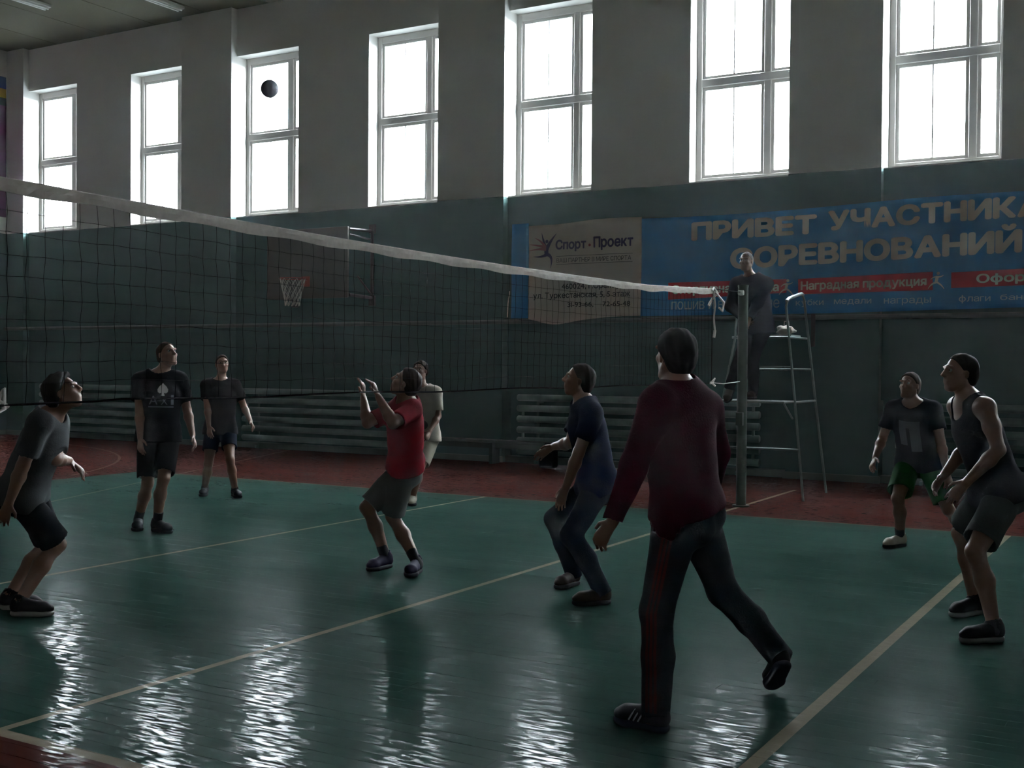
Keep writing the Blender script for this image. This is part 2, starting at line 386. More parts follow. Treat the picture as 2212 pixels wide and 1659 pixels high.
def text_polys(txt, bold=.0, spacing=1.0):
    """letters set one by one; two of them are composed, because the font's own outlines of them overlap"""
    V_, F_ = [], []; x = 0.0
    def put(ch, dx=None, sx=1.0):
        nonlocal x
        n = len(V_)
        if ch == 'ь':
            V_.extend([(x+a, b, 0) for a, b in ((0, 0), (.09, 0), (.09, .55), (0, .55), (.05, 0), (.30, 0), (.30, .075), (.05, .075), (.05, .25), (.30, .25), (.30, .325), (.05, .325), (.26, .02), (.34, .06), (.36, .16), (.34, .27), (.26, .305), (.28, .16))])
            F_.extend([tuple(n+k for k in q) for q in ((0,1,2,3), (4,5,6,7), (8,9,10,11), (12,13,14,17), (17,14,15,16))]); return .36
        if ch == 'э':
            v, f = text_raw('с'); x0 = min(p[0] for p in v); x1 = max(p[0] for p in v)
            V_.extend((x1-p[0]+x, p[1], 0) for p in v); F_.extend(tuple(i+n for i in q) for q in f); m_ = len(V_)
            V_.extend([(x+.12, .235, 0), (x+x1-x0-.04, .235, 0), (x+x1-x0-.04, .31, 0), (x+.12, .31, 0)]); F_.append((m_, m_+1, m_+2, m_+3)); return x1-x0
        v, f = text_raw(ch); x0 = min(p[0] for p in v); x1 = max(p[0] for p in v); n = len(V_); ox = x if dx is None else dx
        V_.extend(((p[0]-x0)*sx+ox, p[1], 0) for p in v); F_.extend(tuple(i+n for i in q) for q in f); return (x1-x0)*sx
    gap = .085*spacing
    for ch in txt:
        if ch == ' ': x += .26; continue
        if ch == 'ф':
            w = put('о', sx=1.22); xs = x+w/2-.045; n = len(V_); V_.extend([(xs, -.2, 0), (xs+.09, -.2, 0), (xs+.09, .72, 0), (xs, .72, 0)]); F_.append((n, n+1, n+2, n+3))
        elif ch == 'н':
            n = len(V_); V_.extend([(x+a, b, 0) for a, b in ((0, 0), (.09, 0), (.09, .55), (0, .55), (.32, 0), (.41, 0), (.41, .55), (.32, .55), (.05, .24), (.36, .24), (.36, .32), (.05, .32))]); F_.extend([(n, n+1, n+2, n+3), (n+4, n+5, n+6, n+7), (n+8, n+9, n+10, n+11)]); w = .41
        elif ch == 'ы':
            w = put('ь'); xs = x+w+.08; n = len(V_); V_.extend([(xs, 0, 0), (xs+.09, 0, 0), (xs+.09, .55, 0), (xs, .55, 0)]); F_.append((n, n+1, n+2, n+3)); w += .19
        else: w = put(ch)
        x += w+gap
    return V_, F_
def fit(v, x0, x1, z0, z1, z0b=None):
    """scale flat outline into the box; z0b shifts the baseline at the right end"""
    mx = [min(p[0] for p in v), max(p[0] for p in v)]; my = [min(p[1] for p in v), max(p[1] for p in v)]
    sl = 0 if z0b is None else z0b-z0
    out = []
    for p in v:
        t = (p[0]-mx[0])/(mx[1]-mx[0]); u = (p[1]-my[0])/(my[1]-my[0]); out.append((x0+t*(x1-x0), z0+sl*t+u*(z1-z0)))
    return out
def on_banner(name, uv, f, m, dy=.004, parent=banner):
    v = [(x, ripple(x, z)-dy, z) for x, z in uv]
    me = bpy.data.meshes.new(name); me.from_pydata(v, [], f); me.update()
    return link(name, me, m, parent)
def banner_text(txt, x0, x1, z0, z1, m, bold=.02, z0b=None, name='lettering', dy=.010, spacing=1.0):
    v, f = text_polys(txt, 0, spacing*(.9+bold*8))
    # heavier strokes: the outline laid over itself at small offsets
    if bold > .009:
        v0, f0 = v, f; v, f = [], []
        for k in range(8):
            a = PI*k/4; n0 = len(v); v += [(p[0]+bold*math.cos(a), p[1]+bold*math.sin(a), 0) for p in v0]; f += [tuple(i+n0 for i in q) for q in f0]
    v = fit(v, x0, x1, z0, z1, z0b)
    words = txt.split(' ')
    if len(words) == 1: on_banner(name, v, f, m, dy); return
    # one object per word: cut the row at its widest gaps
    iv = sorted((min(v[i][0] for i in q), max(v[i][0] for i in q)) for q in f); gaps = []; e = iv[0][1]
    for a, b in iv[1:]:
        if a > e: gaps.append((a-e, (a+e)/2))
        e = max(e, b)
    cuts = sorted(c for g_, c in sorted(gaps)[-(len(words)-1):])
    for k in range(len(cuts)+1):
        lo = cuts[k-1] if k else -1e9; hi = cuts[k] if k < len(cuts) else 1e9
        sel = [q for q in f if lo <= v[q[0]][0] < hi]; used = sorted({i for q in sel for i in q}); mp = {i: n for n, i in enumerate(used)}
        if sel: on_banner(name, [v[i] for i in used], [tuple(mp[i] for i in q) for q in sel], m, dy)
def strip(x0, x1, za0, zb0, za1, zb1, m, name='red_band', dy=.003, taper=False):
    n = 24; uv = []; f = []
    for i in range(n+1):
        t = i/n; lo = zb0+(zb1-zb0)*t; hi = za0+(za1-za0)*t
        uv += [(x0+(x1-x0)*t, lo), (x0+(x1-x0)*t, hi)]
    for i in range(n): f.append((2*i, 2*i+2, 2*i+3, 2*i+1))
    on_banner(name, uv, f, m, dy)
banner_text('ПРИВЕТ', -2.05, -.14, 3.53, 3.81, M_PRINT, .052, 3.545, spacing=1.12)
banner_text('УЧАСТНИКАМ', .02, 3.22, 3.575, 3.865, M_PRINT, .052, 3.64, spacing=1.12)
banner_text('СОРЕВНОВАНИЙ', -1.43, 2.58, 3.075, 3.465, M_PRINT, .052, 3.165, spacing=1.12)
strip(-2.42, -.57, 2.91, 2.65, 2.91, 2.71, M_BRED); strip(-.40, 1.46, 2.905, 2.685, 2.95, 2.70, M_BRED); strip(1.70, 3.60, 2.93, 2.72, 2.98, 2.75, M_BRED)
banner_text('Спортивная форма', -2.36, -.68, 2.70, 2.87, M_PRINT, .03)
banner_text('Наградная продукция', -.36, 1.38, 2.71, 2.87, M_PRINT, .03, 2.73)
banner_text('Оформление', 2.02, 3.45, 2.745, 2.90, M_PRINT, .03, 2.77)
banner_text('пошив и вышивание', -2.36, -.67, 2.495, 2.62, M_PALE, .008)
banner_text('кубки', -.43, -.03, 2.50, 2.61, M_PALE, .008); banner_text('медали', .12, .64, 2.515, 2.60, M_PALE, .008); banner_text('награды', .81, 1.44, 2.50, 2.60, M_PALE, .008)
banner_text('флаги', 1.80, 2.20, 2.51, 2.62, M_PALE, .008); banner_text('баннеры', 2.32, 3.0, 2.525, 2.62, M_PALE, .008)
def limb_polys(strokes, n=10):
    """tapered curved strokes -> flat polygons (x,z)"""
    uv = []; f = []
    for (p0, p1, p2, w0, w1, w2) in strokes:
        b0 = len(uv)
        for i in range(n+1):
            t = i/n; x = (1-t)**2*p0[0]+2*t*(1-t)*p1[0]+t*t*p2[0]; z = (1-t)**2*p0[1]+2*t*(1-t)*p1[1]+t*t*p2[1]
            dx = 2*(1-t)*(p1[0]-p0[0])+2*t*(p2[0]-p1[0]); dz = 2*(1-t)*(p1[1]-p0[1])+2*t*(p2[1]-p1[1]); l = math.hypot(dx, dz) or 1
            ww = ((1-t)**2*w0+2*t*(1-t)*w1+t*t*w2)/2
            uv += [(x-dz/l*ww, z+dx/l*ww), (x+dz/l*ww, z-dx/l*ww)]
        for i in range(n): a = b0+2*i; f.append((a, a+1, a+3, a+2))
    return uv, f
def disc_polys(cx, cz, r, n=14): return [(cx+r*math.cos(2*PI*i/n), cz+r*math.sin(2*PI*i/n)) for i in range(n)], [tuple(range(n))]
# leaping star-figure emblem: dark limbs, faded trailing arms
uv, f = limb_polys([((-4.545,3.50),(-4.50,3.60),(-4.36,3.76),.075,.06,.004), ((-4.545,3.52),(-4.60,3.62),(-4.63,3.78),.06,.045,.004),
    ((-4.545,3.55),(-4.55,3.47),(-4.54,3.41),.075,.085,.07), ((-4.54,3.43),(-4.62,3.38),(-4.80,3.40),.06,.035,.004), ((-4.54,3.43),(-4.40,3.40),(-4.475,3.20),.06,.05,.004)])
on_banner('emblem', uv, f, M_PURP, .006)
uv, f = limb_polys([((-4.55,3.54),(-4.68,3.58),(-4.86,3.60),.06,.035,.004), ((-4.55,3.51),(-4.70,3.53),(-4.87,3.50),.055,.03,.004), ((-4.57,3.56),(-4.65,3.66),(-4.76,3.70),.05,.03,.004)])
on_banner('emblem', uv, f, M_STARS, .0065)
uv, f = disc_polys(-4.535, 3.635, .028); on_banner('emblem', uv, f, M_PURP, .006)
banner_text('Спорт', -4.37, -3.82, 3.455, 3.655, M_PURP, .035); banner_text('Проект', -3.69, -3.01, 3.455, 3.675, M_PURP, .035)
uv, f = disc_polys(-3.76, 3.545, .022); on_banner('lettering', uv, f, M_PINK, .006)
strip(-4.36, -3.02, 3.392, 3.385, 3.392, 3.385, M_INK, 'lettering', .005); strip(-4.36, -3.02, 3.262, 3.255, 3.262, 3.255, M_INK, 'lettering', .005)
banner_text('ВАШ ПАРТНЕР В МИРЕ СПОРТА', -4.35, -3.04, 3.285, 3.355, M_INK, .006)
banner_text('460024, г.Оренбург,', -4.26, -3.06, 2.83, 2.95, M_INK, .015)
banner_text('ул. Туркестанская, 5, 5 этаж', -4.78, -3.04, 2.69, 2.81, M_INK, .015)
banner_text('31-93-66,', -4.16, -3.68, 2.555, 2.645, M_INK, .015); banner_text('72-65-48', -3.52, -3.04, 2.565, 2.645, M_INK, .015)
# small running-figure marks at the ends of the red bands
for (cx, cz) in ((-.56, 2.80), (1.52, 2.84)):
    uv, f = limb_polys([((cx,cz+.04),(cx-.01,cz),(cx-.02,cz-.04),.04,.045,.035), ((cx-.02,cz-.04),(cx-.08,cz-.05),(cx-.12,cz-.12),.03,.02,.006), ((cx-.02,cz-.03),(cx+.05,cz-.06),(cx+.09,cz-.13),.03,.02,.006),
        ((cx,cz+.04),(cx+.05,cz+.03),(cx+.08,cz+.06),.022,.016,.006), ((cx,cz+.04),(cx-.06,cz+.04),(cx-.09,cz+.0),.022,.016,.006)])
    on_banner('emblem', uv, f, M_PRINT, .008); uv, f = disc_polys(cx+.01, cz+.085, .022); on_banner('emblem', uv, f, M_PRINT, .008)
# the pale strip of tape hanging off the banner's left end
tp = MB(); tp.tube([(-5.24,13.40,2.85),(-5.27,13.40,2.65),(-5.28,13.40,2.42)], .008, 5); tp.build('tie_tape', M_PRINT, banner)

# striped hanging on the left wall (only its edge is in view)
fb = MB()
hang = tag(empty('wall_hanging', (XL+.03, 12.6, 4.81)), 'purple and dark hanging with blue and yellow top bands at the far left edge', 'hanging')
for z0, z1, c, nm in ((0, 2.45, (.09,.018,.065), 'purple_cloth'), (2.45, 2.62, (.02,.02,.025), 'dark_band'), (2.62, 2.82, (.30,.22,.02), 'yellow_band'), (2.82, 3.08, (.02,.04,.16), 'blue_band')):
    m = MB(); m.box(0, .012, -1.1, .88, z0, z1); m.build(nm, mat('hanging_'+nm, c, .8), hang)

# ------------------------------------------------------------------ backboard
M_BOARD = mat('backboard_paint', (.060,.058,.045), .55, noise=.15); M_IRON = mat('dark_iron', (.030,.028,.032), .5); M_RIM = mat('rim_paint', (.20,.035,.02), .5)
bb = tag(empty('basketball_hoop', (-9.16, 12.93, 0)), 'dark wooden basketball backboard with small hoop on wall brackets', 'basketball hoop')
m = MB(); m.box(-.925, .925, -.02, .02, 2.79, 4.03); bevel(m.build('backboard', M_BOARD, bb), .004)
m = MB()
for z in (2.84, 3.98): m.box(-.90, .90, .02, .06, z-.03, z+.03)
for x in (-.55, .55): m.box(x-.03, x+.03, .02, .06, 2.87, 3.95)
m.build('batten', M_IRON, bb)
for sx in (-1, 1):
    m = MB(); x = sx*.90
    m.tube([(x, .05, 3.99), (x, .74, 4.02)], .028, 6); m.tube([(x, .05, 2.84), (x, .74, 2.82)], .032, 6); m.tube([(x, .72, 2.72), (x, .72, 4.10)], .03, 6)
    m.tube([(x, .06, 3.90), (x, .70, 3.86)], .018, 6); m.tube([(x, .30, 3.18), (x, .72, 2.86)], .016, 6); m.box(x-.06, x+.06, .70, .75, 2.68, 2.86); m.box(x-.06, x+.06, .70, .75, 3.98, 4.14)
    m.build('wall_bracket', M_IRON, bb)
# hoop and its net stand on the court side of the board
hx, hy, hz, hr = -.01, -.38, 3.12, .225
m = MB(); ring = [(hx+hr*math.cos(2*PI*i/28), hy+hr*math.sin(2*PI*i/28), hz) for i in range(29)]; m.tube(ring, .011, 6, False)
m.box(hx-.06, hx+.06, -.16, -.02, hz-.01, hz+.01); m.box(hx-.09, hx+.09, -.04, -.02, hz-.12, hz+.06); m.build('rim', M_RIM, bb)
m = MB(); n = 12
def hp(a, t): rr = hr*(1-.42*min(1, t*1.15)); return (hx+rr*math.cos(a), hy+rr*math.sin(a), hz-.48*t)
for s_ in (1, -1):
    for i in range(n):
        m.tube([hp(2*PI*(i+s_*.5*j)/n, j/5) for j in range(6)], .0035, 4, False)
m.build('hoop_net', mat('hoop_net_cord', (.38,.36,.30), .8), bb)

# ------------------------------------------------------------------ bench along the wall
M_BENCH = mat('bench_paint', (.035,.055,.05), .6, .2)
bn = tag(empty('bench', (-5.2, 13.28, 0)), 'low dark green gym bench standing along the wall behind the players', 'bench')
m = MB(); m.box(-1.95, 1.85, -.13, .13, .345, .39); bevel(m.build('seat', M_BENCH, bn), .006)
m = MB(); m.box(-1.85, 1.75, -.02, .02, .25, .345); m.build('rail', M_BENCH, bn)
for x in (-1.75, -.24, 1.5):
    m = MB(); m.box(x-.03, x+.03, -.12, .12, 0, .345); m.build('leg', M_BENCH, bn)
m = MB(); 
bg_ = tag(empty('bag', (-4.28, 13.02, 0)), 'black sports bag upright on the floor in front of the low bench', 'bag')
m = MB(); m.box(-.13, .13, -.10, .10, 0, .33); o = m.build('bag_body', mat('bag_cloth', (.004,.004,.005), .9, .02), bg_); bevel(o, .04, 3)
m = MB(); m.tube([(-.08,-.0,.32),(-.06,0,.39),(.06,0,.39),(.08,0,.32)], .01, 6); m.build('handle', mat('bag_cloth', (0,0,0)), bg_)

# dark strap hanging off the rail
m = MB(); m.box(-.215, -.155, 13.405, 13.413, 1.93, 2.40); m.box(-.20, -.165, 13.395, 13.405, 1.93, 2.0)
tag(m.build('strap', M_IRON), 'dark strap hanging from the wall rail beside the referee stand', 'strap')

# ------------------------------------------------------------------ ceiling lamps, unlit
def lamp(x, y, label):
    r_ = tag(empty('ceiling_lamp', (x, y, ZC-.02)), label, 'lamp', 'unlit tube lamps on the ceiling')
    m = MB(); m.box(-.09, .09, -.64, .64, -.06, 0); bevel(m.build('housing', mat('lamp_housing', (.55,.55,.48), .5), r_), .01)
    for sx in (-.045, .045):
        m = MB(); m.tube([(sx, -.6, -.085), (sx, .6, -.085)], .018, 8); m.build('tube', mat('lamp_tube', (.75,.75,.70), .3), r_)
lamp(-14.6, 11.1, 'unlit tube lamp on the ceiling in the top left corner of the view')
lamp(-12.4, 12.4, 'unlit tube lamp on the ceiling above the second window, nearest the wall')
# ------------------------------------------------------------------ net and posts
M_CORD = mat('net_cord', (.006,.006,.007), 1.0, .0); M_TAPE = mat('net_tape', (.25,.215,.185), .8, noise=.25, nscale=25); M_ROPE = mat('white_rope', (.60,.60,.58), .8)
M_POST = mat('post_paint', (.012,.028,.018), .4)
YA, YB = -.08, 8.84
def top_z(y): t = (y-YA)/(YB-YA); return 2.445-.05*math.sin(PI*t)*1.0+.045*max(0, t-.8)*5*.9
def bot_z(y): return 1.447+.006*math.sin(y*3.1)-.01*(y < .6)
def sway(y, z): return .010*math.sin(y*.9+z*1.2)+.0035*math.sin(y*6.3-z*5)*(2.4-z)
net = tag(empty('volleyball_net', (0, 0, 0)), 'dark volleyball net with pale top tape stretched across the court', 'net')
m = MB(); y = YA
while y < YB+.001:
    zt, zb = top_z(y)-.05, bot_z(y); dy = random.uniform(-.006, .006)
    m.tube([(sway(y, zt+(zb-zt)*k/10), y+dy*math.sin(k*1.1)+(.004 if k % 2 else -.004), zt+(zb-zt)*k/10) for k in range(11)], .0016, 3, False); y += .1
for k in range(1, 10):
    pts = []; y = YA
    while y < YB: zt, zb = top_z(y)-.05, bot_z(y); z = zt+(zb-zt)*k/10; pts.append((sway(y, z), y, z+random.uniform(-.004, .004))); y += .1
    m.tube(pts, .0013, 3, False)
o = m.build('net_mesh', M_CORD, net); o['kind'] = 'stuff'
m = MB(); n = 180; v = []
for i in range(n+1):
    y = YA+(YB-YA)*i/n; zt = top_z(y); h = .062+.006*math.sin(y*9); x0 = sway(y, zt)
    v += [(x0+.007, y, zt-.006), (x0, y, zt), (x0-.007, y, zt-.006), (x0-.008+.004*math.sin(y*31), y, zt-h*.5), (x0-.004, y, zt-h), (x0+.004, y, zt-h), (x0+.008+.004*math.sin(y*27), y, zt-h*.5)]
f = []
for i in range(n):
    for k in range(7): a = i*7+k; b = i*7+(k+1)%7; f.append((a, b, b+7, a+7))
m.add(v, f, False); m.build('top_tape', M_TAPE, net)
m = MB(); m.tube([(sway(YA+(YB-YA)*i/60, 1.45), YA+(YB-YA)*i/60, bot_z(YA+(YB-YA)*i/60)) for i in range(61)], .0055, 5); m.build('bottom_cord', M_CORD, net)
m = MB(); m.tube([(0, -.9, 2.44), (0, YA, top_z(YA)-.005)], .004, 5); m.build('cable', M_CORD, net); m = MB(); m.tube([(0, YB, top_z(YB)-.005), (0, 9.8, 2.50)], .005, 5); m.build('cable', M_CORD, net)
for yy in (YA, YB):
    m = MB(); m.tube([(sway(yy, 2.0), yy, top_z(yy)-.02), (sway(yy,1.9), yy+.0, 1.95), (sway(yy, 1.45), yy, bot_z(yy))], .004, 5); m.build('side_cord', M_CORD, net)
def rope(pts, r=.009): m = MB(); m.tube(pts, r, 6); m.build('tie_rope', M_ROPE, net)
rope([(0,8.80,2.46),(0,8.86,2.49),(.02,8.93,2.44),(-.02,8.88,2.38),(-.05,8.84,2.30)], .014)
rope([(0,8.86,2.46),(.01,8.88,2.30),(0,8.87,2.16),(.01,8.88,2.02)], .011); rope([(.01,8.88,2.45),(.06,9.02,2.34),(.05,9.0,2.24),(.03,8.95,2.28)], .012)
rope([(.01,8.88,2.03),(0,8.88,1.95)], .016)
rope([(0,8.78,1.45),(0,8.86,1.455),(.03,8.84,1.50),(-.01,8.82,1.46),(.02,8.88,1.42)], .011); rope([(0,8.84,1.455),(0,9.2,1.44),(0,9.74,1.46)], .004)
rope([(0,.03,1.43),(.0,-.02,1.46),(.01,.0,1.51),(0,.01,1.42),(.0,-.03,1.40),(0,-.02,1.45)], .011); rope([(0,-.02,1.44),(0,-.85,1.44)], .004)
def post(y, label):
    r_ = tag(empty('net_post', (0, y, 0)), label, 'post', 'net posts')
    m = MB(); m.tube([(0,0,.01),(0,0,2.56)], .058, 16); m.build('pole', M_POST, r_)
    m = MB(); m.tube([(0,0,2.56),(0,0,2.585)], .062, 16); m.build('cap', M_POST, r_)
    m = MB(); m.tube([(0,0,0),(0,0,.018)], .10, 20); m.build('base_plate', M_POST, r_)
    sg = 1 if y < 4 else -1
    m = MB(); m.box(-.015, .015, min(0, sg*.085), max(0, sg*.085), 2.46, 2.51); m.tube([(-.03, sg*.075, 2.49), (.03, sg*.075, 2.49)], .03, 12); m.build('pulley', M_ROPE, r_)
    m = MB(); m.box(-.04, .04, min(sg*.05, sg*.10), max(sg*.05, sg*.10), .95, 1.10); m.build('winch', M_POST, r_)
post(9.83, 'dark green net post in front of the referee stand')
post(-.93, 'dark green net post at the near end of the net')

# ball in flight
def ball():
    bm = bmesh.new(); bmesh.ops.create_icosphere(bm, subdivisions=4, radius=.105)
    # panel seams pressed into the surface: three strips on each of six faces
    for v in bm.verts:
        d = v.co.normalized(); a = [abs(d.x), abs(d.y), abs(d.z)]; k = a.index(max(a)); o1, o2 = d[(k+1)%3]/a[k], d[(k+2)%3]/a[k]
        s = min(abs(abs(o1)-.33), abs(abs(o1)-1)*1.0, abs(abs(o2)-1))
        v.co = d*(.105-.0022*max(0, 1-s/.06))
    me = bpy.data.meshes.new('volleyball'); bm.to_mesh(me); bm.free(); smooth(me)
    o = link('volleyball', me, mat('ball_leather', (.10,.10,.13), .6, noise=.1)); o.location = (-4.9, 7.18, 4.86)
    tag(o, 'volleyball in flight, dark against the third window from the left', 'ball')
ball()

# ------------------------------------------------------------------ referee stand
M_STEEL = mat('stand_pipe_paint', (.11,.165,.16), .35, metal=.1, noise=.1)
st = tag(empty('referee_stand', (-.13, 10.9, 0)), 'tall pale steel pipe referee stand behind the far net post', 'stand')
def sp(name, pts, r=.0155, mt=M_STEEL): m = MB(); m.tube([(x+.13, y-10.9, z) for x, y, z in pts], r, 8); return m.build(name, mt, st)
sp('leg', [(.47,10.75,0),(.33,10.82,1.23),(.19,10.88,2.38),(.19,10.92,2.45)]); sp('leg', [(-.73,10.75,0),(-.59,10.82,1.23),(-.46,10.88,2.0),(-.45,10.92,2.45)])
sp('leg', [(.45,11.86,0),(.33,11.72,1.23),(.22,11.55,2.5),(.21,11.5,2.56)]); sp('leg', [(-.71,11.86,0),(-.59,11.72,1.23),(-.46,11.55,2.5),(-.46,11.5,2.56)])
sp('handrail', [(.19,10.90,2.45),(.195,11.0,2.49),(.21,11.45,2.57),(.21,11.52,2.56)], .022); sp('handrail', [(-.45,10.90,2.45),(-.45,11.0,2.49),(-.46,11.45,2.57),(-.46,11.52,2.56)], .022)
for z, xa, xb, y in ((.62,-.66,.40,10.78),(1.63,-.54,.28,10.85),(2.0,-.50,.235,10.88)): sp('rung', [(xa,y,z),(xb,y,z)], .014)
for z, xa, xb, y in ((1.6,-.54,.30,11.68),): sp('brace', [(xa,y,z),(xb,y,z)], .014)
for x in (-.59, .33): sp('brace', [(x,10.82,1.2),(x,11.72,1.2)], .014)
for x in (-.49, .235): sp('brace', [(x,10.88,2.0),(x,11.62,2.0)], .014)
def sbx(name, x0, x1, y0, y1, z0, z1, mt): m = MB(); m.box(x0+.13, x1+.13, y0-10.9, y1-10.9, z0, z1); return bevel(m.build(name, mt, st), .005)
M_WOODP = mat('stand_board_paint', (.10,.13,.12), .5)
sbx('footboard', -.585, .325, 10.40, 10.86, 1.195, 1.22, M_WOODP); sp('brace', [(-.57,10.80,1.0),(-.57,10.45,1.19)], .012); sp('brace', [(.31,10.80,1.0),(.31,10.45,1.19)], .012)
sbx('seat', -.48, .225, 10.98, 11.40, 2.01, 2.035, M_WOODP)
wbag = tag(empty('cloth_bundle', (.12, 11.12, 2.036)), 'crumpled white bag lying on the seat of the referee stand', 'bag')
bm = bmesh.new(); bmesh.ops.create_icosphere(bm, subdivisions=3, radius=.1)
for v in bm.verts:
    c = v.co; k = 1+.16*math.sin(c.x*60+c.y*35)+.12*math.sin(c.z*70-c.x*40); c *= k; c.x *= 1.15; c.y *= .9; c.z = max(0, c.z*.62+.055)
me = bpy.data.meshes.new('bundle'); bm.to_mesh(me); bm.free(); smooth(me); link('bag_body', me, mat('bundle_cloth', (.50,.48,.42), .8), wbag)
m = MB(); m.tube([(-.03,0,.10),(-.02,-.01,.17),(.03,0,.17),(.035,0,.10)], .006, 6); m.build('handle', mat('bundle_cloth', (0,0,0)), wbag)
# ------------------------------------------------------------------ people: smooth-blended distance fields turned into one continuous mesh each
def V(*a): return np.array(a, dtype=float)
def nrm(a): return a/(np.linalg.norm(a)+1e-12)
UP = V(0, 0, 1)
class SDF:
    def __init__(s, lo, hi, h):
        s.h = h; s.o = np.array(lo)-3*h; n = np.ceil((np.array(hi)+3*h-s.o)/h).astype(int)+1; s.n = n; s.f = np.full(n, 1.0, np.float32)
    def sub(s, lo, hi, pad):
        i0 = np.clip(np.floor((np.array(lo)-pad-s.o)/s.h).astype(int), 0, s.n-1); i1 = np.clip(np.ceil((np.array(hi)+pad-s.o)/s.h).astype(int)+1, 1, s.n)
        sl = tuple(slice(a, b) for a, b in zip(i0, i1)); g = [(s.o[k]+s.h*np.arange(i0[k], i1[k])).astype(np.float32) for k in range(3)]
        return sl, g[0][:, None, None], g[1][None, :, None], g[2][None, None, :]
    def put(s, sl, d, k, mode):
        f = s.f[sl]
        if f.size == 0: return
        if mode > 0:
            if k <= 0: s.f[sl] = np.minimum(f, d); return
            h = np.clip(.5+.5*(d-f)/k, 0, 1); s.f[sl] = d*(1-h)+f*h-k*h*(1-h)
        else:
            d = -d; k = max(k, 1e-4); h = np.clip(.5-.5*(d-f)/k, 0, 1); s.f[sl] = d*(1-h)+f*h+k*h*(1-h)
    def cone(s, a, b, ra, rb, k=.02, flat=None, ratio=1.0, mode=1):
        a = np.asarray(a, float); b = np.asarray(b, float); r = max(ra, rb)
        sl, X, Y, Z = s.sub(np.minimum(a, b)-r, np.maximum(a, b)+r, k+2.5*s.h)
        ba = b-a; bb = float(ba@ba)+1e-9; px, py, pz = X-a[0], Y-a[1], Z-a[2]
        t = np.clip((px*ba[0]+py*ba[1]+pz*ba[2])/bb, 0, 1); wx, wy, wz = px-t*ba[0], py-t*ba[1], pz-t*ba[2]
        if flat is not None:
            q = (wx*flat[0]+wy*flat[1]+wz*flat[2])*(ratio-1); wx, wy, wz = wx+q*flat[0], wy+q*flat[1], wz+q*flat[2]
        s.put(sl, (np.sqrt(wx*wx+wy*wy+wz*wz)-(ra+(rb-ra)*t)).astype(np.float32), k, mode)
    def ell(s, c, ax, r, k=.01, mode=1):
        """ax: three unit vectors, r: three radii"""
        c = np.asarray(c, float); m = max(r); sl, X, Y, Z = s.sub(c-m, c+m, k+2.5*s.h); px, py, pz = X-c[0], Y-c[1], Z-c[2]; q = 0; q2 = 0
        for a, rr in zip(ax, r):
            u = (px*a[0]+py*a[1]+pz*a[2])/rr; q = q+u*u; q2 = q2+(u/rr)**2
        k0 = np.sqrt(q)+1e-6; k1 = np.sqrt(q2)+1e-6
        s.put(sl, (k0*(k0-1)/k1).astype(np.float32), k, mode)
    def plane(s, p, n, c, rad, k=.004):
        """cut away everything on the n side of p, inside a box of size rad around c"""
        sl, X, Y, Z = s.sub(c-rad, c+rad, 0); d = -((X-p[0])*n[0]+(Y-p[1])*n[1]+(Z-p[2])*n[2])
        # keep only near c (sphere) so that other limbs are untouched
        R = np.sqrt((X-c[0])**2+(Y-c[1])**2+(Z-c[2])**2)-rad
        s.put(sl, np.maximum(d, R).astype(np.float32), k, -1)
    def folds(s, amp, fr=26):
        g = [(s.o[k]+s.h*np.arange(s.n[k])).astype(np.float32) for k in range(3)]; X, Y, Z = g[0][:, None, None], g[1][None, :, None], g[2][None, None, :]
        s.f += (amp*np.sin(X*fr+Z*fr*.45+1.3*np.sin(Y*fr*.6))*np.sin(Y*fr*.8-Z*fr*.3+1.1*np.sin(X*fr*.7))).astype(np.float32)
    def like(s):
        q = SDF.__new__(SDF); q.h, q.o, q.n = s.h, s.o, s.n; q.f = np.full(s.n, 1.0, np.float32); return q
    def merge(s, q, k):
        s.put((slice(None),)*3, q.f, k, 1)
    def mesh(s, name, origin):
        f = s.f; neg = f < 0; nx, ny, nz = f.shape
        cnt = sum(neg[i:nx-1+i, j:ny-1+j, k:nz-1+k].astype(np.int8) for i in (0,1) for j in (0,1) for k in (0,1))
        act = np.argwhere((cnt > 0) & (cnt < 8)); 
        if len(act) == 0: return bpy.data.meshes.new(name)
        cor = [(i, j, k) for i in (0,1) for j in (0,1) for k in (0,1)]
        val = {c: f[act[:,0]+c[0], act[:,1]+c[1], act[:,2]+c[2]].astype(float) for c in cor}
        acc = np.zeros((len(act), 3)); num = np.zeros(len(act))
        for c in cor:
            for ax in range(3):
                if c[ax]: continue
                e = list(c); e[ax] = 1; e = tuple(e); a, b = val[c], val[e]; m = (a < 0) != (b < 0); t = np.where(m, a/np.where(m, a-b, 1), 0)
                pnt = np.tile(np.array(c, float), (len(act), 1)); pnt[:, ax] = t; acc += pnt*m[:, None]; num += m
        pos = s.o+s.h*(act+acc/num[:, None])-np.asarray(origin)
        idx = np.full((nx, ny, nz), -1, np.int64); idx[act[:,0], act[:,1], act[:,2]] = np.arange(len(act))
        quads = []
        for ax in range(3):
            a = [slice(1, -1)]*3; a[ax] = slice(0, -1); b = list(a); b[ax] = slice(1, None)
            A, B = neg[tuple(a)], neg[tuple(b)]; off = np.array([1, 1, 1]); off[ax] = 0
            u, v = (ax+1) % 3, (ax+2) % 3
            for flip, mask in ((False, A & ~B), (True, ~A & B)):
                e = np.argwhere(mask)+off
                if len(e) == 0: continue
                def g(du, dv): q = e.copy(); q[:, u] -= du; q[:, v] -= dv; return idx[q[:,0], q[:,1], q[:,2]]
                q = np.stack([g(1,1), g(0,1), g(0,0), g(1,0)], 1); quads.append(q[:, ::-1] if flip else q)
        q = np.concatenate(quads); q = q[(q >= 0).all(1)]
